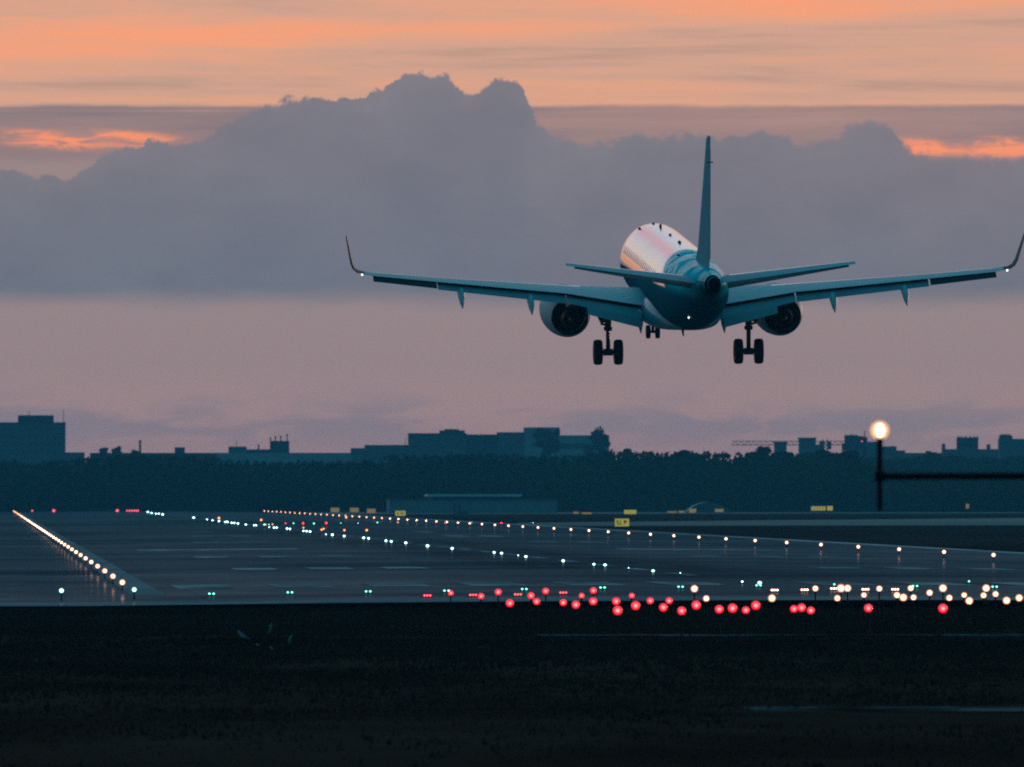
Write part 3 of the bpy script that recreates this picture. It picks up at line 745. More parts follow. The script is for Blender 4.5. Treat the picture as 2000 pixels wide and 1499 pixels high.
# tower crane
cp = pix(1612, 0, 7650); cr = thing('tower_crane', 'lattice tower crane with a long level jib above the right-hand trees', 'crane', (cp.x, 7650, -.1))
def cl(px, py): return pix(px, py, 7650) - Vector((cp.x, 7650, -.1))
def truss(px0, px1, pyt, pyb, n, name):
    mb = MB(); r = .13
    mb.tube(cl(px0, pyb), cl(px1, pyb), r, r, 5); mb.tube(cl(px0, pyt), cl(px1, pyt), r * .8, r * .8, 5)
    for i in range(n):
        a = px0 + (px1 - px0) * i / n; c = px0 + (px1 - px0) * (i + .5) / n; e = px0 + (px1 - px0) * (i + 1) / n
        mb.tube(cl(a, pyb), cl(c, pyt), r * .7, r * .7, 5); mb.tube(cl(c, pyt), cl(e, pyb), r * .7, r * .7, 5)
    return mb.build(name, M['crane'], cr)
truss(1430, 1650, 862, 869.5, 18, 'jib')
mb = MB()
for d in (-.9, .9):
    mb.tube((d, 0, 0), (d, 0, cl(0, 858).z), .16, .16, 5)
zt = cl(0, 858).z; kz = 0
while kz < zt - 2:
    mb.tube((-.9, 0, kz), (.9, 0, kz + 1.8), .09, .09, 5); mb.tube((.9, 0, kz), (-.9, 0, kz + 1.8), .09, .09, 5); kz += 1.8
mb.build('mast', M['crane'], cr)
mb = MB(); q = cl(1606, 862); mb.box(q.x - .9, q.x + .9, -1, 1, q.z - 3.2, q.z); mb.build('cab', M['crane'], cr)
mb = MB(); q = cl(1620, 866); mb.box(q.x - .8, q.x + .8, -.8, .8, q.z - 2.2, q.z + .6); mb.build('counterweight', M['crane'], cr)

# hangar in front of the wood, and arched shelter
HY = 4150
bt, bb = building('hangar', 'low wide grey hangar with a pale roof edge in front of the wood', HY,
    [('wall', 760, 1088, 977, None, 'hangar', 0), ('wall', 842, 1012, 970.5, 977, 'wall', 3), ('roof_edge', 835, 1019, 965.5, 970.4, 'roof_pale', 2), ('parapet', 759.5, 1088.5, 975.6, 977, 'wall', -.2)], D=26)
sh_ = pix(1386, 0, 4200); st = thing('arched_shelter', 'pale low arched shelter at the foot of the wood', 'shelter', (sh_.x, 4200, -.06))
mb = MB(); k = 4200 / F
def arch(sc, y): return [(math.cos(PI * i / 18) * 45 * k * sc, y, .05 + (math.sin(PI * i / 18) ** 1.5) * 21 * k * sc) for i in range(19)]
mb.rings([arch(1, 0), arch(1, 14)], False, False, False); mb.build('shell', M['wall_pale'], st, 50)
mb = MB(); a_ = arch(.985, 0.15); mb.v += a_; mb.f.append(tuple(range(len(a_)))); mb.mi.append(0); mb.build('end_wall', M['wall'], st)

# ------------------------------------------------------------------ trees
def leaves(mb, c, rx, ry, rz, n, size, R):
    for _ in range(n):
        while True:
            a = Vector((R.uniform(-1, 1), R.uniform(-1, 1), R.uniform(-1, 1)))
            if a.length < 1: break
        p = Vector((c[0] + a.x * rx, c[1] + a.y * ry, c[2] + a.z * rz))
        u = Vector((R.uniform(-1, 1), R.uniform(-1, 1), R.uniform(-1, 1))).normalized(); w = u.orthogonal().normalized()
        s = size * R.uniform(.5, 1.2)
        mb.quad(p - u * s - w * s * .6, p + u * s - w * s * .6, p + u * s + w * s * .6, p - u * s + w * s * .6)

def wood_top(px):
    pts = [(-700, 899), (0, 899), (60, 904), (120, 900), (176, 893), (300, 890), (420, 893), (430, 901), (560, 903), (740, 902), (760, 890), (880, 887), (1000, 889), (1080, 893), (1150, 886), (1190, 881), (1260, 883.5), (1340, 883.5), (1400, 883.5), (1440, 888), (1462, 884), (1560, 886), (1640, 888), (1680, 905), (1760, 918), (1900, 925), (2100, 915), (2800, 905)]
    for (a, b_), (c, d) in zip(pts, pts[1:]):
        if a <= px <= c:
            u = (px - a) / (c - a); return b_ + (d - b_) * u
    return 905
R = random.Random(11)
wd = MB()
WY = 4420
def ztop(x, Y): return pix(0, wood_top(x / Y * F + VPX), Y).z
# solid bumpy heart of the wood
prev = None
nseg = 170
rows = []
for i in range(nseg + 1):
    x = -70 + 380 * i / nseg
    h = ztop(x, WY + 30) - 1.2 - R.uniform(0, .8)
    rows.append([(x, WY + 20 + R.uniform(-3, 3), -.1), (x, WY + 24 + R.uniform(-3, 3), h * .55), (x, WY + 32 + R.uniform(-2, 2), h), (x, WY + 90, h), (x, WY + 100, -.1)])
wd.rings(rows, False, False, False)
for _ in range(52000):
    x = R.uniform(-70, 310)
    y = WY + R.random() ** 1.6 * 60
    clump = .5 + .5 * math.sin(x * .55 + math.sin(x * .17) * 3 + y * .3)
    zt = ztop(x, y) - .5 * clump * R.random() + R.uniform(-.5, .25)
    front = min(1, (y - WY + 1) / 18)
    zt *= (.45 + .55 * front ** .5)
    zz = R.random() ** .7 * zt
    s = R.uniform(.25, .6)
    u = Vector((R.uniform(-1, 1), R.uniform(-1, 1), R.uniform(-1, 1))).normalized(); w = u.orthogonal().normalized()
    p = Vector((x, y, max(.2, zz)))
    wd.quad(p - u * s - w * s * .7, p + u * s - w * s * .7, p + u * s + w * s * .7, p - u * s + w * s * .7)
tag(wd.build('far_wood', M['leaf']), 'dark even band of wood across the far side of the airfield', 'wood', kind='stuff')
# second, farther belt at the right
wd = MB(); R = random.Random(12)
def top2(px): return 893 + 3 * math.sin(px * .03) + 2 * math.sin(px * .11)
FY = 6000
rows = []
for i in range(81):
    x = 215 + 150 * i / 80; h = pix(0, top2(x / FY * F + VPX), FY).z - 1.4
    rows.append([(x, FY + 20, -.1), (x, FY + 28, h), (x, FY + 70, h), (x, FY + 80, -.1)])
wd.rings(rows, False, False, False)
for _ in range(16000):
    x = R.uniform(215, 365); y = FY + R.random() * 50
    zz = R.random() ** .6 * (pix(0, top2(x / y * F + VPX), y).z - R.random())
    s = R.uniform(.4, .9)
    u = Vector((R.uniform(-1, 1), R.uniform(-1, 1), R.uniform(-1, 1))).normalized(); w = u.orthogonal().normalized(); p = Vector((x, y, max(.3, zz)))
    wd.quad(p - u * s - w * s * .7, p + u * s - w * s * .7, p + u * s + w * s * .7, p - u * s + w * s * .7)
tag(wd.build('farther_wood', M['leaf']), 'hazier farther belt of wood at the right below the towers', 'wood', kind='stuff')

def tree(px, pyt, wpx, label, Y, low=905, seed=1):
    R = random.Random(seed)
    c = pix(px, pyt, Y); k = Y / F
    t0 = thing('tree', label, 'tree', (c.x, Y, -.1), 'trees rising above the wood')
    H_ = c.z + .1; rw = wpx * k / 2; zb = pix(0, low, Y).z
    mb = MB(); mb.tube((0, 0, 0), (R.uniform(-.4, .4), 0, H_ * .55), .38, .2, 8)
    for _ in range(5):
        a = R.uniform(0, 2 * PI); mb.tube((0, 0, H_ * R.uniform(.4, .55)), (math.cos(a) * rw * .6, math.sin(a) * rw * .6, H_ * R.uniform(.65, .88)), .13, .04, 6)
    mb.build('trunk', M['bark'], t0, 40)
    mb = MB(); ch = max(3, H_ - zb)
    for _ in range(15):
        a = R.uniform(0, 2 * PI); q = R.random() ** .6; hh = R.uniform(.0, 1)
        wq = rw * (1 - .55 * hh * hh) * .72
        rr = rw * R.uniform(.26, .42)
        leaves(mb, (math.cos(a) * wq * q, math.sin(a) * wq * q, zb + ch * (.05 + .78 * hh)), rr, rr, min(rr * .8, ch * .17), 110, .36, R)
    mb.build('crown', M['leaf'], t0)
TR = [(203, 879, 26, 'small bushy tree top rising above the left end of the long low building', 6700), (229, 872, 24, 'pointed bushy tree top beside the slim chimney', 6700), (264, 877, 20, 'rounded tree top touching the foot of the slim chimney', 6700),
      (1060, 829, 66, 'wide tree crown above the roof of the stepped building', 6800), (1085, 826, 26, 'narrow tree crown rising highest at mid skyline beside a wider crown', 6850), (1162, 828, 58, 'large leaning tree crown at the right end of the stepped building', 6800), (1178, 842, 36, 'lower tree crown against the right end of the large leaning crown', 6790), (1228, 873, 32, 'low rounded tree top right of the large leaning crown', 5200),
      (1484, 872, 74, 'broad rounded tree crown below the left tip of the crane jib', 4700), (1530, 878, 60, 'rounded tree below the small block with a flared roof', 4700), (1610, 880, 70, 'rounded tree below the crane mast', 4700), (1340, 882, 80, 'low even tree crown on the skyline right of the low rounded top', 4700), (1660, 900, 60, 'sloping tree at the right end of the dark wood', 4600), (1820, 884, 40, 'dark pointed tree right of the glowing lamp', 5900)]
for i, (px, py, w, lab, Y) in enumerate(TR): tree(px, py, w, lab, Y, 905 if Y < 6000 else 893, i + 1)

# pale weed in the foreground
wp = on_ground(524, 1264, -.06); wdl = thing('weed', 'tall weed with a few pale leaves standing alone in the dark grass', 'plant', (wp.x, wp.y, -.1))
k = wp.y / F
mb = MB()
def wl(px, py): return Vector(((px - 524) * k, 0, (1264 - py) * k))
for (a, c) in (((524, 1264), (530, 1212)), ((523, 1258), (476, 1228)), ((525, 1258), (568, 1240)), ((525, 1262), (538, 1256)), ((523, 1262), (505, 1254))):
    mb.tube(wl(*a), wl(*c), .022, .012, 6)
mb.build('stem', M['weed_stem'], wdl)
def wleaf(a, c, w):
    mb = MB(); p, q = wl(*a), wl(*c); d = (q - p); nrm = Vector((-d.z, 0, d.x)).normalized()
    L, Rr = [], []
    for i in range(7):
        u = i / 6; ww = w * k * math.sin(PI * (0.12 + 0.88 * u) ** 0.8) * (1 + .25 * math.sin(i * 2.3 + a[0]))
        m_ = p + d * u + nrm * w * k * .5 * math.sin(u * 3 + a[1]) + Vector((0, -.06 * math.sin(PI * u), 0))
        L.append(m_ - nrm * ww * .7); Rr.append(m_ + nrm * ww * .5)
    mb.rings([[l, r] for l, r in zip(L, Rr)], False, False, False); mb.build('leaf', M['weed'], wdl)
wleaf((467, 1223), (488, 1244), 6); wleaf((521, 1230), (534, 1208), 5); wleaf((562, 1250), (572, 1233), 5); wleaf((527, 1254), (541, 1264), 4); wleaf((500, 1250), (508, 1257), 3); wleaf((555, 1262), (560, 1268), 3)

# ------------------------------------------------------------------ the airliner
loc0 = pix(1325, 549, 902)
AC = thing('airliner', 'twin-engine white and teal airliner with wheels down descending over the runway', 'airplane', loc0)
RZ = Matrix.Rotation(0.0475, 4, 'Z'); RX = Matrix.Rotation(0.0765, 4, 'X'); RY = Matrix.Rotation(-0.0075, 4, 'Y')
AC.rotation_euler = (RZ @ RX @ RY).to_euler()

def paint_mat():
    m, t, b = material('fuselage_paint')
    o = t.new('ShaderNodeTexCoord').outputs['Object']
    s = t.new('ShaderNodeSeparateXYZ'); t.put(s.inputs[0], o); x, y, z = s.outputs
    zz = t.sub(1.67, z)
    tailb = t.sub(-4.6, t.mul(t.m('POWER', t.m('MAXIMUM', zz, 0.0), 1.15), 3.6))       # livery edge sweeps aft down the side
    tail = t.step(t.add(t.sub(tailb, y), t.mul(t.sub(t.noise(o, 1.1, 4, 0.6), 0.5), 0.5)), -0.55, 0.55)
    bel = t.m('MULTIPLY_ADD', y, -0.021, 0.24)
    belly = t.step(t.sub(bel, z), -0.06, 0.06)
    mask = t.m('MAXIMUM', tail, belly)
    n = t.noise(o, 1.4, 6, 0.65)
    mp = t.new('ShaderNodeMapping'); t.put(mp.inputs[0], o); mp.inputs['Scale'].default_value = (1, 6, 1)
    dirt = t.noise(mp.outputs[0], 1.2, 5, 0.6)
    white = t.ramp(dirt, [(0.40, (0.46, 0.49, 0.53)), (0.60, (0.62, 0.65, 0.69))])
    teal = t.ramp(n, [(0.40, (0.010, 0.54, 0.62)), (0.60, (0.020, 0.80, 0.88))])
    navy = t.ramp(n, [(0.3, (0.010, 0.12, 0.17)), (0.7, (0.016, 0.17, 0.23))])
    col = t.mix(mask, white, t.mix(t.step(z, 0.9, 0.1), teal, navy))
    # soot from the exhaust on the tail end
    soot = t.mul(t.step(y, -15.2, -17.6), t.step(t.add(z, t.mul(t.sub(n, 0.5), 0.4)), 1.45, 0.75))
    col = t.mix(t.mul(soot, 0.92), col, (0.008, 0.009, 0.010))
    # skin panel joints
    fr = t.m('PINGPONG', y, 0.55)
    joint = t.step(fr, 0.0, 0.02, 0.86, 1.0)
    col = t.mix(1.0, col, t.vec(joint, joint, joint), 'MULTIPLY')
    t.put(b.inputs['Base Color'], col)
    t.put(b.inputs['Roughness'], t.step(dirt, 0.2, 0.8, 0.14, 0.26)); t.put(b.inputs['Specular IOR Level'], t.sub(0.5, t.mul(mask, t.sub(0.5, t.mul(t.mul(t.step(t.noise(o, 0.8, 3, 0.5, 0.6), 0.42, 0.72), t.step(z, 0.75, 1.1)), 0.008)))))
    t.put(b.inputs['Coat Weight'], t.sub(0.5, t.mul(mask, 0.5))); b.inputs['Coat Roughness'].default_value = 0.07
    bp = t.new('ShaderNodeBump'); bp.inputs['Strength'].default_value = 0.12; bp.inputs['Distance'].default_value = 0.02
    t.put(bp.inputs['Height'], n); t.put(b.inputs['Normal'], bp.outputs[0])
    return m
M['fuse'] = paint_mat()
M['wing'] = plain('wing_paint', (0.38, 0.50, 0.53), 0.5, 0.10, scale=1.5, var=0.12)
M['flap'] = plain('flap_paint_shaded', (0.24, 0.29, 0.32), 0.55, 0.15, scale=1.5, var=0.12)  # darker than the wing: shade on the lowered flaps is put into the colour
M['teal'] = plain('teal_paint', (0.02, 0.30, 0.38), 0.35, 0.15, coat=0.05, scale=1.2, var=0.12)
M['fin'] = plain('fin_paint', (0.15, 0.38, 0.45), 0.8, 0.01, coat=0.0, scale=1.2, var=0.10)
M['cowl'] = plain('engine_cowl_paint', (0.24, 0.46, 0.52), 0.6, 0.08, coat=0.0, scale=1.5, var=0.1)
M['soot'] = plain('exhaust_metal', (0.03, 0.028, 0.028), 0.5, metal=0.6)
M['gap_shade'] = plain('gap_shade_dark', (0.008, 0.009, 0.010), 0.9, 0.05)  # near-black colour standing for the shade between wing and flaps
M['black'] = plain('sooty_black', (0.008, 0.008, 0.008), 0.95, 0.0)
M['bare'] = plain('polished_leading_edge', (0.62, 0.60, 0.60), 0.28, metal=1.0)
M['aileron'] = plain('aileron_paint', (0.035, 0.05, 0.06), 0.8, 0.03)
M['winglet'] = plain('winglet_paint_shaded', (0.03, 0.07, 0.09), 0.6, 0.05)  # darkened on both sides to carry the shade of the outer face

def ell(y, zc, hw, hh, k=40, low=1.0):
    out = []
    for i in range(k):
        a = 2 * PI * i / k
        out.append((hw * math.sin(a), y, zc + hh * math.cos(a)))
    return out
FS = [(17.4, -.52, .05, .05), (17.2, -.5, .32, .3), (16.7, -.45, .66, .62), (15.9, -.33, 1.0, .98), (15.0, -.2, 1.24, 1.30), (14.0, -.08, 1.41, 1.52), (12.8, 0, 1.49, 1.65), (11.5, 0, 1.505, 1.675),
      (8, 0, 1.505, 1.675), (4, 0, 1.505, 1.675), (0, 0, 1.505, 1.675), (-4, 0, 1.505, 1.675), (-6, .02, 1.495, 1.655), (-8, .09, 1.45, 1.585), (-10, .22, 1.34, 1.44), (-12, .42, 1.16, 1.22), (-14, .66, .90, .95), (-15.5, .84, .69, .73), (-17, .99, .46, .52), (-18, 1.06, .32, .38), (-18.6, 1.09, .25, .30)]
b = MB(); b.rings([ell(*f) for f in FS], True, False)
fus = b.build('fuselage', M['fuse'], AC, 50)
b = MB(); b.rings([ell(-18.6, 1.09, .255, .305), ell(-18.85, 1.10, .23, .28), ell(-18.85, 1.10, .19, .24), ell(-18.3, 1.10, .17, .22)], False, True)
b.build('exhaust_pipe', M['black'], AC, 40)
# dark tail cone fairing round the exhaust
b = MB(); b.rings([ell(-18.0, 1.065, .335, .39), ell(-18.3, 1.08, .295, .345), ell(-18.5, 1.09, .272, .322), ell(-18.5, 1.09, .25, .30), ell(-18.0, 1.065, .30, .35)], False, False); b.build('tail_cone', M['black'], AC, 50)
# wing to body fairing
b = MB()
def fairing(y, hw, top, bot, k=40):
    out = []
    for i in range(k):
        a = 2 * PI * i / k; sx = math.sin(a); cz = math.cos(a)
        zc = (top + bot) / 2; hh = (top - bot) / 2
        e = .72
        out.append((hw * math.copysign(abs(sx) ** e, sx), y, zc + hh * math.copysign(abs(cz) ** e, cz)))
    return out
b.rings([fairing(6.4, .5, -1.3, -1.66), fairing(5.4, 1.2, -.95, -1.80), fairing(4.2, 1.56, -.62, -1.92), fairing(2.0, 1.68, -.50, -1.97), fairing(-.5, 1.70, -.50, -1.97), fairing(-2.4, 1.62, -.60, -1.93), fairing(-4.0, 1.40, -.80, -1.82), fairing(-5.6, .95, -1.15, -1.72), fairing(-6.6, .4, -1.45, -1.64)])
b.build('belly_fairing', M['teal'], AC, 50)
# cabin windows along both sides
wmb = MB(); wmb.rings([[(0, .115 * math.cos(2 * PI * i / 12), .17 * math.sin(2 * PI * i / 12)) for i in range(12)], [(.012, .115 * math.cos(2 * PI * i / 12), .17 * math.sin(2 * PI * i / 12)) for i in range(12)]])
M['cabin'] = plain('cabin_window', (0.30, 0.31, 0.33), 0.3)
wme = wmb.mesh('window', M['cabin'], 40)
for sgn in (-1, 1):
    for i in range(25):
        y = 11.6 - i * .80
        zz = .62; xx = 1.505 * math.sqrt(1 - (zz / 1.675) ** 2)
        if y < -5.2: xx *= .985
        o = place('window', wme, fus, (sgn * xx - .004, y, zz), (0, 0, 0))
        o.rotation_euler = (0, -sgn * .38, 0)
# antennas on the crown
for (y, hh, ln, xo) in ((12.2, .05, .4, -.1), (9.6, .16, .2, 0), (4.4, .08, .35, .0), (-.6, .10, .7, 0), (11.9, .07, .3, -.72), (-6.9, .08, .6, -.55)):
    zt = 1.675 * math.sqrt(max(0, 1 - (xo / 1.505) ** 2)) - (.02 if y > -6 else .05)
    b = MB(); b.rings([[(xo - .055, y - ln / 2, zt - .03), (xo + .055, y - ln / 2, zt - .03), (xo + .055, y + ln / 2, zt - .03), (xo - .055, y + ln / 2, zt - .03)],
                       [(xo - .04, y - ln / 2 - .1, zt + hh), (xo + .04, y - ln / 2 - .1, zt + hh), (xo + .04, y + ln / 6, zt + hh), (xo - .04, y + ln / 6, zt + hh)]])
    b.build('antenna', M['black'], AC)
b = MB(); b.rings([[(-.04, -2.6, -1.9), (.04, -2.6, -1.9), (.04, -1.9, -1.9), (-.04, -1.9, -1.9)], [(-.015, -2.8, -2.17), (.015, -2.8, -2.17), (.015, -2.5, -2.17), (-.015, -2.5, -2.17)]])
b.build('antenna', M['black'], AC)
b = MB(); b.ball((-.52, -12.0, -.74), .035, .035, .035); b.build('tail_light', M['e_nav'], AC, 60)

# lifting surfaces
def foil(n=10, t=.12):
    up = []
    for i in range(n + 1):
        x = .5 * (1 - math.cos(PI * i / n))
        yt = 5 * t * (.2969 * math.sqrt(x) - .126 * x - .3516 * x * x + .2843 * x ** 3 - .1015 * x ** 4)
        up.append((x, yt))
    lo = [(x, -y * .75) for x, y in up[1:-1]]
    return up + lo[::-1]
def section(x, yle, chord, zle, zte, t=.12, axis=(0, 0, 1)):
    ax = Vector(axis); out = []
    for (u, w) in foil(10, t):
        p = Vector((x, yle - u * chord, zle + (zte - zle) * u)) + ax * (w * chord)
        out.append(p)
    return out
WS = [(1.3, 3.95, 5.5, -.80, -1.0), (1.62, 3.75, 5.3, -.74, -.94), (4.9, 2.05, 3.55, -.46, -.40), (10.5, -.80, 2.0, .18, .22), (13.2, -2.20, 1.32, .55, .53), (13.62, -2.48, 1.15, .63, .62)]
def wing_at(x):
    for a, c in zip(WS, WS[1:]):
        if a[0] <= x <= c[0]:
            u = (x - a[0]) / (c[0] - a[0]); return [a[i] + (c[i] - a[i]) * u for i in range(5)]
    return list(WS[-1])
def mir(ps, s): return [Vector((p[0] * s, p[1], p[2])) for p in ps] if s > 0 else [Vector((-p[0], p[1], p[2])) for p in reversed(list(ps))]
def lift(rs, s): return [mir(r, s) for r in rs]

def flap_surface(xa, xb, ca, cb, dropa, dropb, ang, s, name, mat, shift=0.0, parent=AC):
    """a deflected trailing-edge panel between span stations xa and xb"""
    rs = []
    for x, c, dr in ((xa, ca, dropa), (xb, cb, dropb)):
        w = wing_at(x); yte = w[1] - w[2] + .18 - shift; zte = w[4] - dr
        rs.append(section(x, yte, c * math.cos(ang), zte, zte - c * math.sin(ang), .10 / math.cos(ang)))
    b = MB(); b.rings(lift(rs, s)); return b.build(name, mat, parent, 50)

for s in (-1, 1):
    b = MB(); b.rings(lift([section(*w, t=.135 if w[0] < 3 else .115) for w in WS], s))
    wing = b.build('wing', M['wing'], AC, 50)
    # polished leading edge
    def lead(stations, t_, owner):
        rs = []
        for w in stations:
            ring = []
            up = foil(10, t_)[:5]
            for (u, h) in up:
                ring.append(Vector((w[0], w[1] - u * w[2] + .006 * (1 - u * 6), w[3] + (w[4] - w[3]) * u + h * w[2] + .007)))
            rs.append(ring)
        b = MB(); b.rings(lift(rs, s), False, False, False); return b.build('leading_edge', M['bare'], owner, 60)
    lead([wing_at(1.7)] + WS[2:5], .118, wing)
    # flaps, and dark strips painting the shade in the gap behind the trailing edge
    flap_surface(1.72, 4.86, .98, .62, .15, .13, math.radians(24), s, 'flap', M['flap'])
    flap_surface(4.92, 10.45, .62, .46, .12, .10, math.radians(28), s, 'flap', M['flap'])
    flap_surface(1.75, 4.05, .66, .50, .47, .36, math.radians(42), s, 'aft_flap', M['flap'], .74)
    flap_surface(1.66, 4.86, .30, .22, .0, .02, math.radians(62), s, 'flap_gap_shade', M['gap_shade'], -.22)
    flap_surface(4.92, 10.45, .20, .16, .0, .0, math.radians(62), s, 'flap_gap_shade', M['gap_shade'], -.2)
    flap_surface(10.5, 13.25, .60, .50, .02, .02, math.radians(24), s, 'aileron', M['aileron'], .04)
    # winglet: curve up from the tip
    rs = []
    for (x, y, c, z, t_) in ((13.60, -2.47, 1.15, .63, .11), (13.86, -2.60, 1.15, .68, .13), (14.04, -2.74, 1.12, .82, .13), (14.15, -2.92, 1.05, 1.05, .12), (14.30, -3.50, .82, 1.70, .12), (14.42, -3.98, .60, 2.22, .11), (14.43, -4.2, .35, 2.30, .09)):
        th = min(1.0, max(0.0, (x - 13.6) / .5)) * math.radians(78)
        rs.append(section(x, y, c, z, z, t_, (-math.sin(th), 0, math.cos(th))))
    b = MB(); b.rings(lift(rs, s)); b.build('winglet', M['winglet'], wing, 50)
    b = MB(); b.ball((s * 13.72, -3.62, .60), .04, .04, .04); b.build('nav_light', M['e_nav'], wing, 60)
    # canoe fairings of the flap tracks
    for x, sc in ((1.78, .8), (6.45, 1.0), (9.45, 1.0)):
        w = wing_at(x); yt = w[1] - w[2]; zt = w[4]
        d = 1.0 * sc
        dr = .62 if x > 3 else .80
        pts = [(yt + 1.3 * d, zt - .30, .03, .05), (yt + .7 * d, zt - .36, .12, .20), (yt - .1 * d, zt - .42, .15, .26), (yt - .6 * d, zt - .36 - dr * .45, .12, .22), (yt - 1.0 * d, zt - .34 - dr * .95, .03, .06)]
        b = MB(); b.rings([[(s * x + hw * math.cos(2 * PI * i / 12), y, z_ + hh * math.sin(2 * PI * i / 12)) for i in range(12)] for (y, z_, hw, hh) in pts])
        b.build('flap_track_fairing', M['wing'], wing, 50)
    # engine
    ex = s * 4.55
    def ez(y): return -1.60 + (y - 1) * .03
    NP = [(5.6, .80, 0), (5.72, .86, 0), (5.65, .93, 0), (5.2, 1.01, 0), (4.3, 1.06, 0), (3.4, 1.05, 0), (2.4, .98, 0), (1.5, .86, 0), (1.1, .80, 0), (1.1, .765, 0), (1.6, .78, 0), (2.6, .80, 0)]
    b = MB(); b.rings([[(ex + r * math.sin(2 * PI * i / 36), y, ez(y) + r * math.cos(2 * PI * i / 36)) for i in range(36)] for (y, r, _) in reversed(NP)], False, False)
    eng = b.build('engine', M['cowl'], AC, 50)
    def ering(prof, mat, name, cap0=True, cap1=True):
        b = MB(); b.rings([[(ex + r * math.sin(2 * PI * i / 32), y, ez(y) + r * math.cos(2 * PI * i / 32)) for i in range(32)] for (y, r) in reversed(prof)], cap0, cap1)
        return b.build(name, mat, eng, 50)
    ering([(5.0, .82), (5.0, .02)], M['soot'], 'fan', False, False)
    ering([(2.7, .80), (2.5, .56), (1.6, .53), (.9, .43), (.35, .34), (.35, .31), (.8, .32)], M['soot'], 'core_nozzle', False, False)
    ering([(.9, .33), (.4, .20), (-.05, .06), (-.15, .01)], M['soot'], 'exhaust_cone')
    # pylon
    b = MB(); rs = []
    for (y, z0, z1, hw) in ((4.6, -1.0, -.92, .03), (3.6, -1.0, -.80, .16), (2.0, -.95, -.55, .20), (.9, -1.18, -.52, .18), (-.2, -.95, -.50, .10), (-1.0, -.68, -.52, .03)):
        rs.append([(ex - hw, y, z1), (ex + hw, y, z1), (ex + hw, y, z0), (ex - hw, y, z0)])
    b.rings(rs); b.build('pylon', M['wing'], AC)
    # main gear
    gx = s * 3.0
    gz = -3.02
    b = MB(); b.tube((gx, .1, -.75), (gx, 0, -2.0), .15, .14, 14); b.tube((gx, 0, -1.95), (gx, 0, gz + .05), .095, .095, 14)
    b.tube((gx, .02, -1.95), (gx, .0, -2.1), .19, .17, 14)
    b.tube((gx - .42, 0, gz), (gx + .42, 0, gz), .085, .085, 12); b.tube((gx - .2, 0, gz), (gx + .2, 0, gz), .15, .15, 12)
    gear = b.build('main_landing_gear', M['gear'], AC, 40)
    b = MB(); b.tube((gx - s * .02, .05, -1.72), (gx - s * .75, .2, -1.0), .062, .055, 10); b.tube((gx, .1, -1.75), (gx + s * .22, .35, -.9), .055, .055, 10); b.build('side_brace', M['gear'], gear, 40)
    b = MB(); b.tube((gx, -.12, -2.05), (gx, -.46, -2.45), .05, .05, 8); b.tube((gx, -.46, -2.45), (gx, -.1, -2.92), .05, .05, 8); b.build('torque_link', M['gear'], gear, 40)
    b = MB(); b.rings([[(gx + s * .20, .5, -.9), (gx + s * .62, .5, -1.12), (gx + s * .62, -.45, -1.12), (gx + s * .20, -.45, -.9)], [(gx + s * .12, .45, -1.72), (gx + s * .32, .45, -1.76), (gx + s * .32, -.35, -1.76), (gx + s * .12, -.35, -1.72)]]); b.build('gear_door', M['soot'], gear)
    b = MB(); b.tube((gx + s * .3, -.1, -1.1), (gx + s * .28, -.05, -1.85), .05, .05, 8); b.tube((gx + s * .28, -.05, -1.8), (gx, 0, -1.9), .05, .05, 8); b.build('retract_link', M['gear'], gear, 40)
    for o_ in (-1, 1):
        b = MB(); b.lathe([(.26, -.15), (.40, -.19), (.49, -.18), (.535, -.11), (.545, 0), (.535, .11), (.49, .18), (.40, .19), (.26, .15)], (gx + o_ * .435, 0, gz), 'x', 32)
        b.m = 1; b.lathe([(.25, -.10), (.22, -.13), (.08, -.16), (.07, .16), (.22, .13), (.25, .10)], (gx + o_ * .435, 0, gz), 'x', 20)
        b.build('wheel', [M['rubber'], M['gear']], gear, 40)
    # tailplane and elevator
    hs = [section(.45, -13.4, 2.75, .98, .96, .11), section(6.04, -16.55, 1.1, 1.86, 1.85, .10)]
    b = MB(); b.rings(lift(hs, s)); st_ = b.build('tailplane', M['cowl'], AC, 50); lead([(1.0, -13.72, 2.58, 1.07, 1.05), (6.0, -16.53, 1.12, 1.853, 1.843)], .108, st_)
    b = MB(); b.rings(lift([section(.75, -16.12, .68, 1.02, .80, .10), section(5.75, -17.42, .30, 1.80, 1.73, .10)], s)); b.build('elevator', M['soot'], st_, 50)
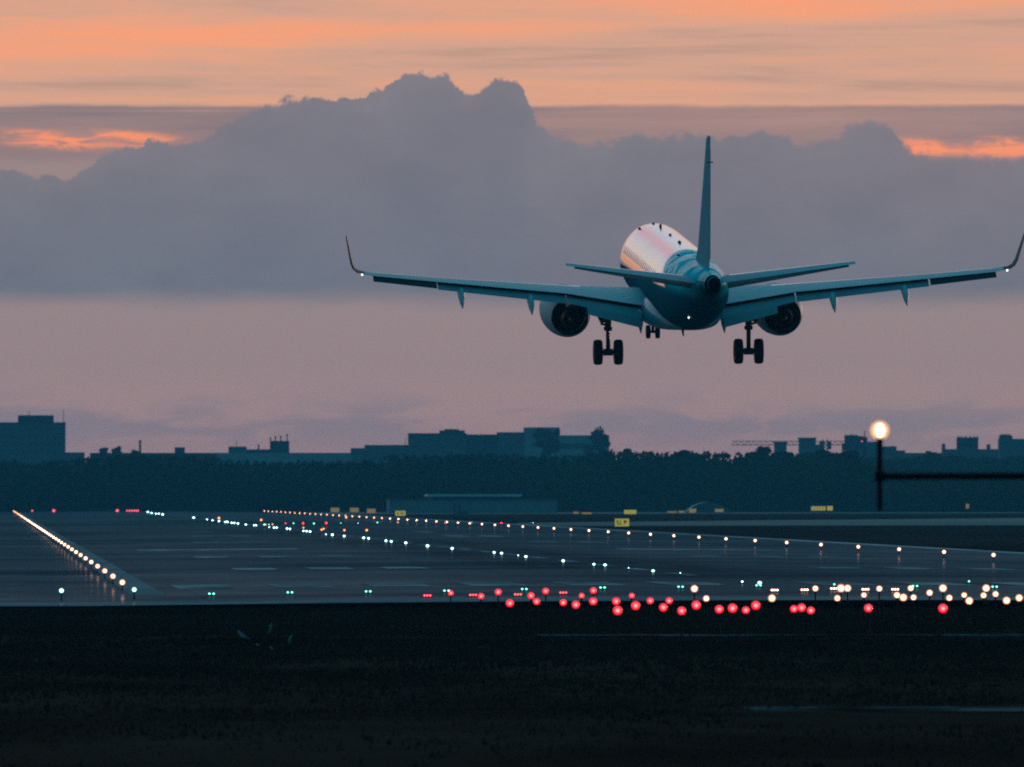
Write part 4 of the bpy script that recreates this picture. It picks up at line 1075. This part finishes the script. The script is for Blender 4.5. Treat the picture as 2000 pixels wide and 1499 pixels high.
# nose gear
b = MB(); b.tube((0, 13.95, -1.2), (0, 13.83, -3.05), .085, .07, 12); b.tube((-.26, 13.83, -3.12), (.26, 13.83, -3.12), .06, .06, 10); b.tube((0, 13.83, -2.9), (0, 13.83, -3.12), .07, .07, 10)
ng = b.build('nose_landing_gear', M['gear'], AC, 40)
b = MB(); b.tube((0, 13.9, -2.1), (0, 14.9, -1.4), .05, .05, 8); b.build('drag_brace', M['gear'], ng, 40)
for o_ in (-1, 1):
    b = MB(); b.lathe([(.14, -.08), (.22, -.10), (.28, -.09), (.30, 0), (.28, .09), (.22, .10), (.14, .08)], (o_ * .205, 13.83, -3.12), 'x', 28); b.build('wheel', M['rubber'], ng, 40)
    b = MB(); b.box(o_ * .42 - .015, o_ * .42 + .015, 13.6, 15.1, -2.05, -1.35); b.build('gear_door', M['cowl'], ng)
# fin and rudder
def vsec(z, yle, c, t):
    return [Vector((w * c, yle - u * c, z)) for (u, w) in [(x, y) for x, y in foil(10, t)[:11]] + [(x, -y) for x, y in foil(10, t)[1:10]][::-1]]
b = MB(); b.rings([vsec(1.2, -8.6, 7.6, .045), vsec(1.75, -10.4, 6.0, .055), vsec(2.3, -11.5, 4.95, .062), vsec(6.95, -15.2, 1.75, .075), vsec(7.15, -15.75, 1.25, .06)])
fin = b.build('tail_fin', M['fin'], AC, 50)
b = MB(); b.rings([vsec(2.0, -15.5, 1.35, .10), vsec(6.6, -16.5, .56, .10)]); b.build('rudder', M['fin'], fin, 50)
b = MB(); b.tube((-.13, -16.7, 6.08), (.13, -16.7, 6.08), .03, .03, 6); b.build('static_wick', M['soot'], fin)

# ------------------------------------------------------------------ render settings
S.render.engine = 'CYCLES'
S.cycles.use_denoising = False
S.cycles.max_bounces = 6; S.cycles.diffuse_bounces = 2; S.cycles.glossy_bounces = 3; S.cycles.volume_bounces = 1; S.cycles.transparent_max_bounces = 4
S.cycles.sample_clamp_indirect = 1.5
S.cycles.filter_width = 2.0
S.view_settings.view_transform = 'Standard'; S.view_settings.look = 'None'
S.view_settings.exposure = 0; S.view_settings.gamma = 1; S.view_settings.use_curve_mapping = False
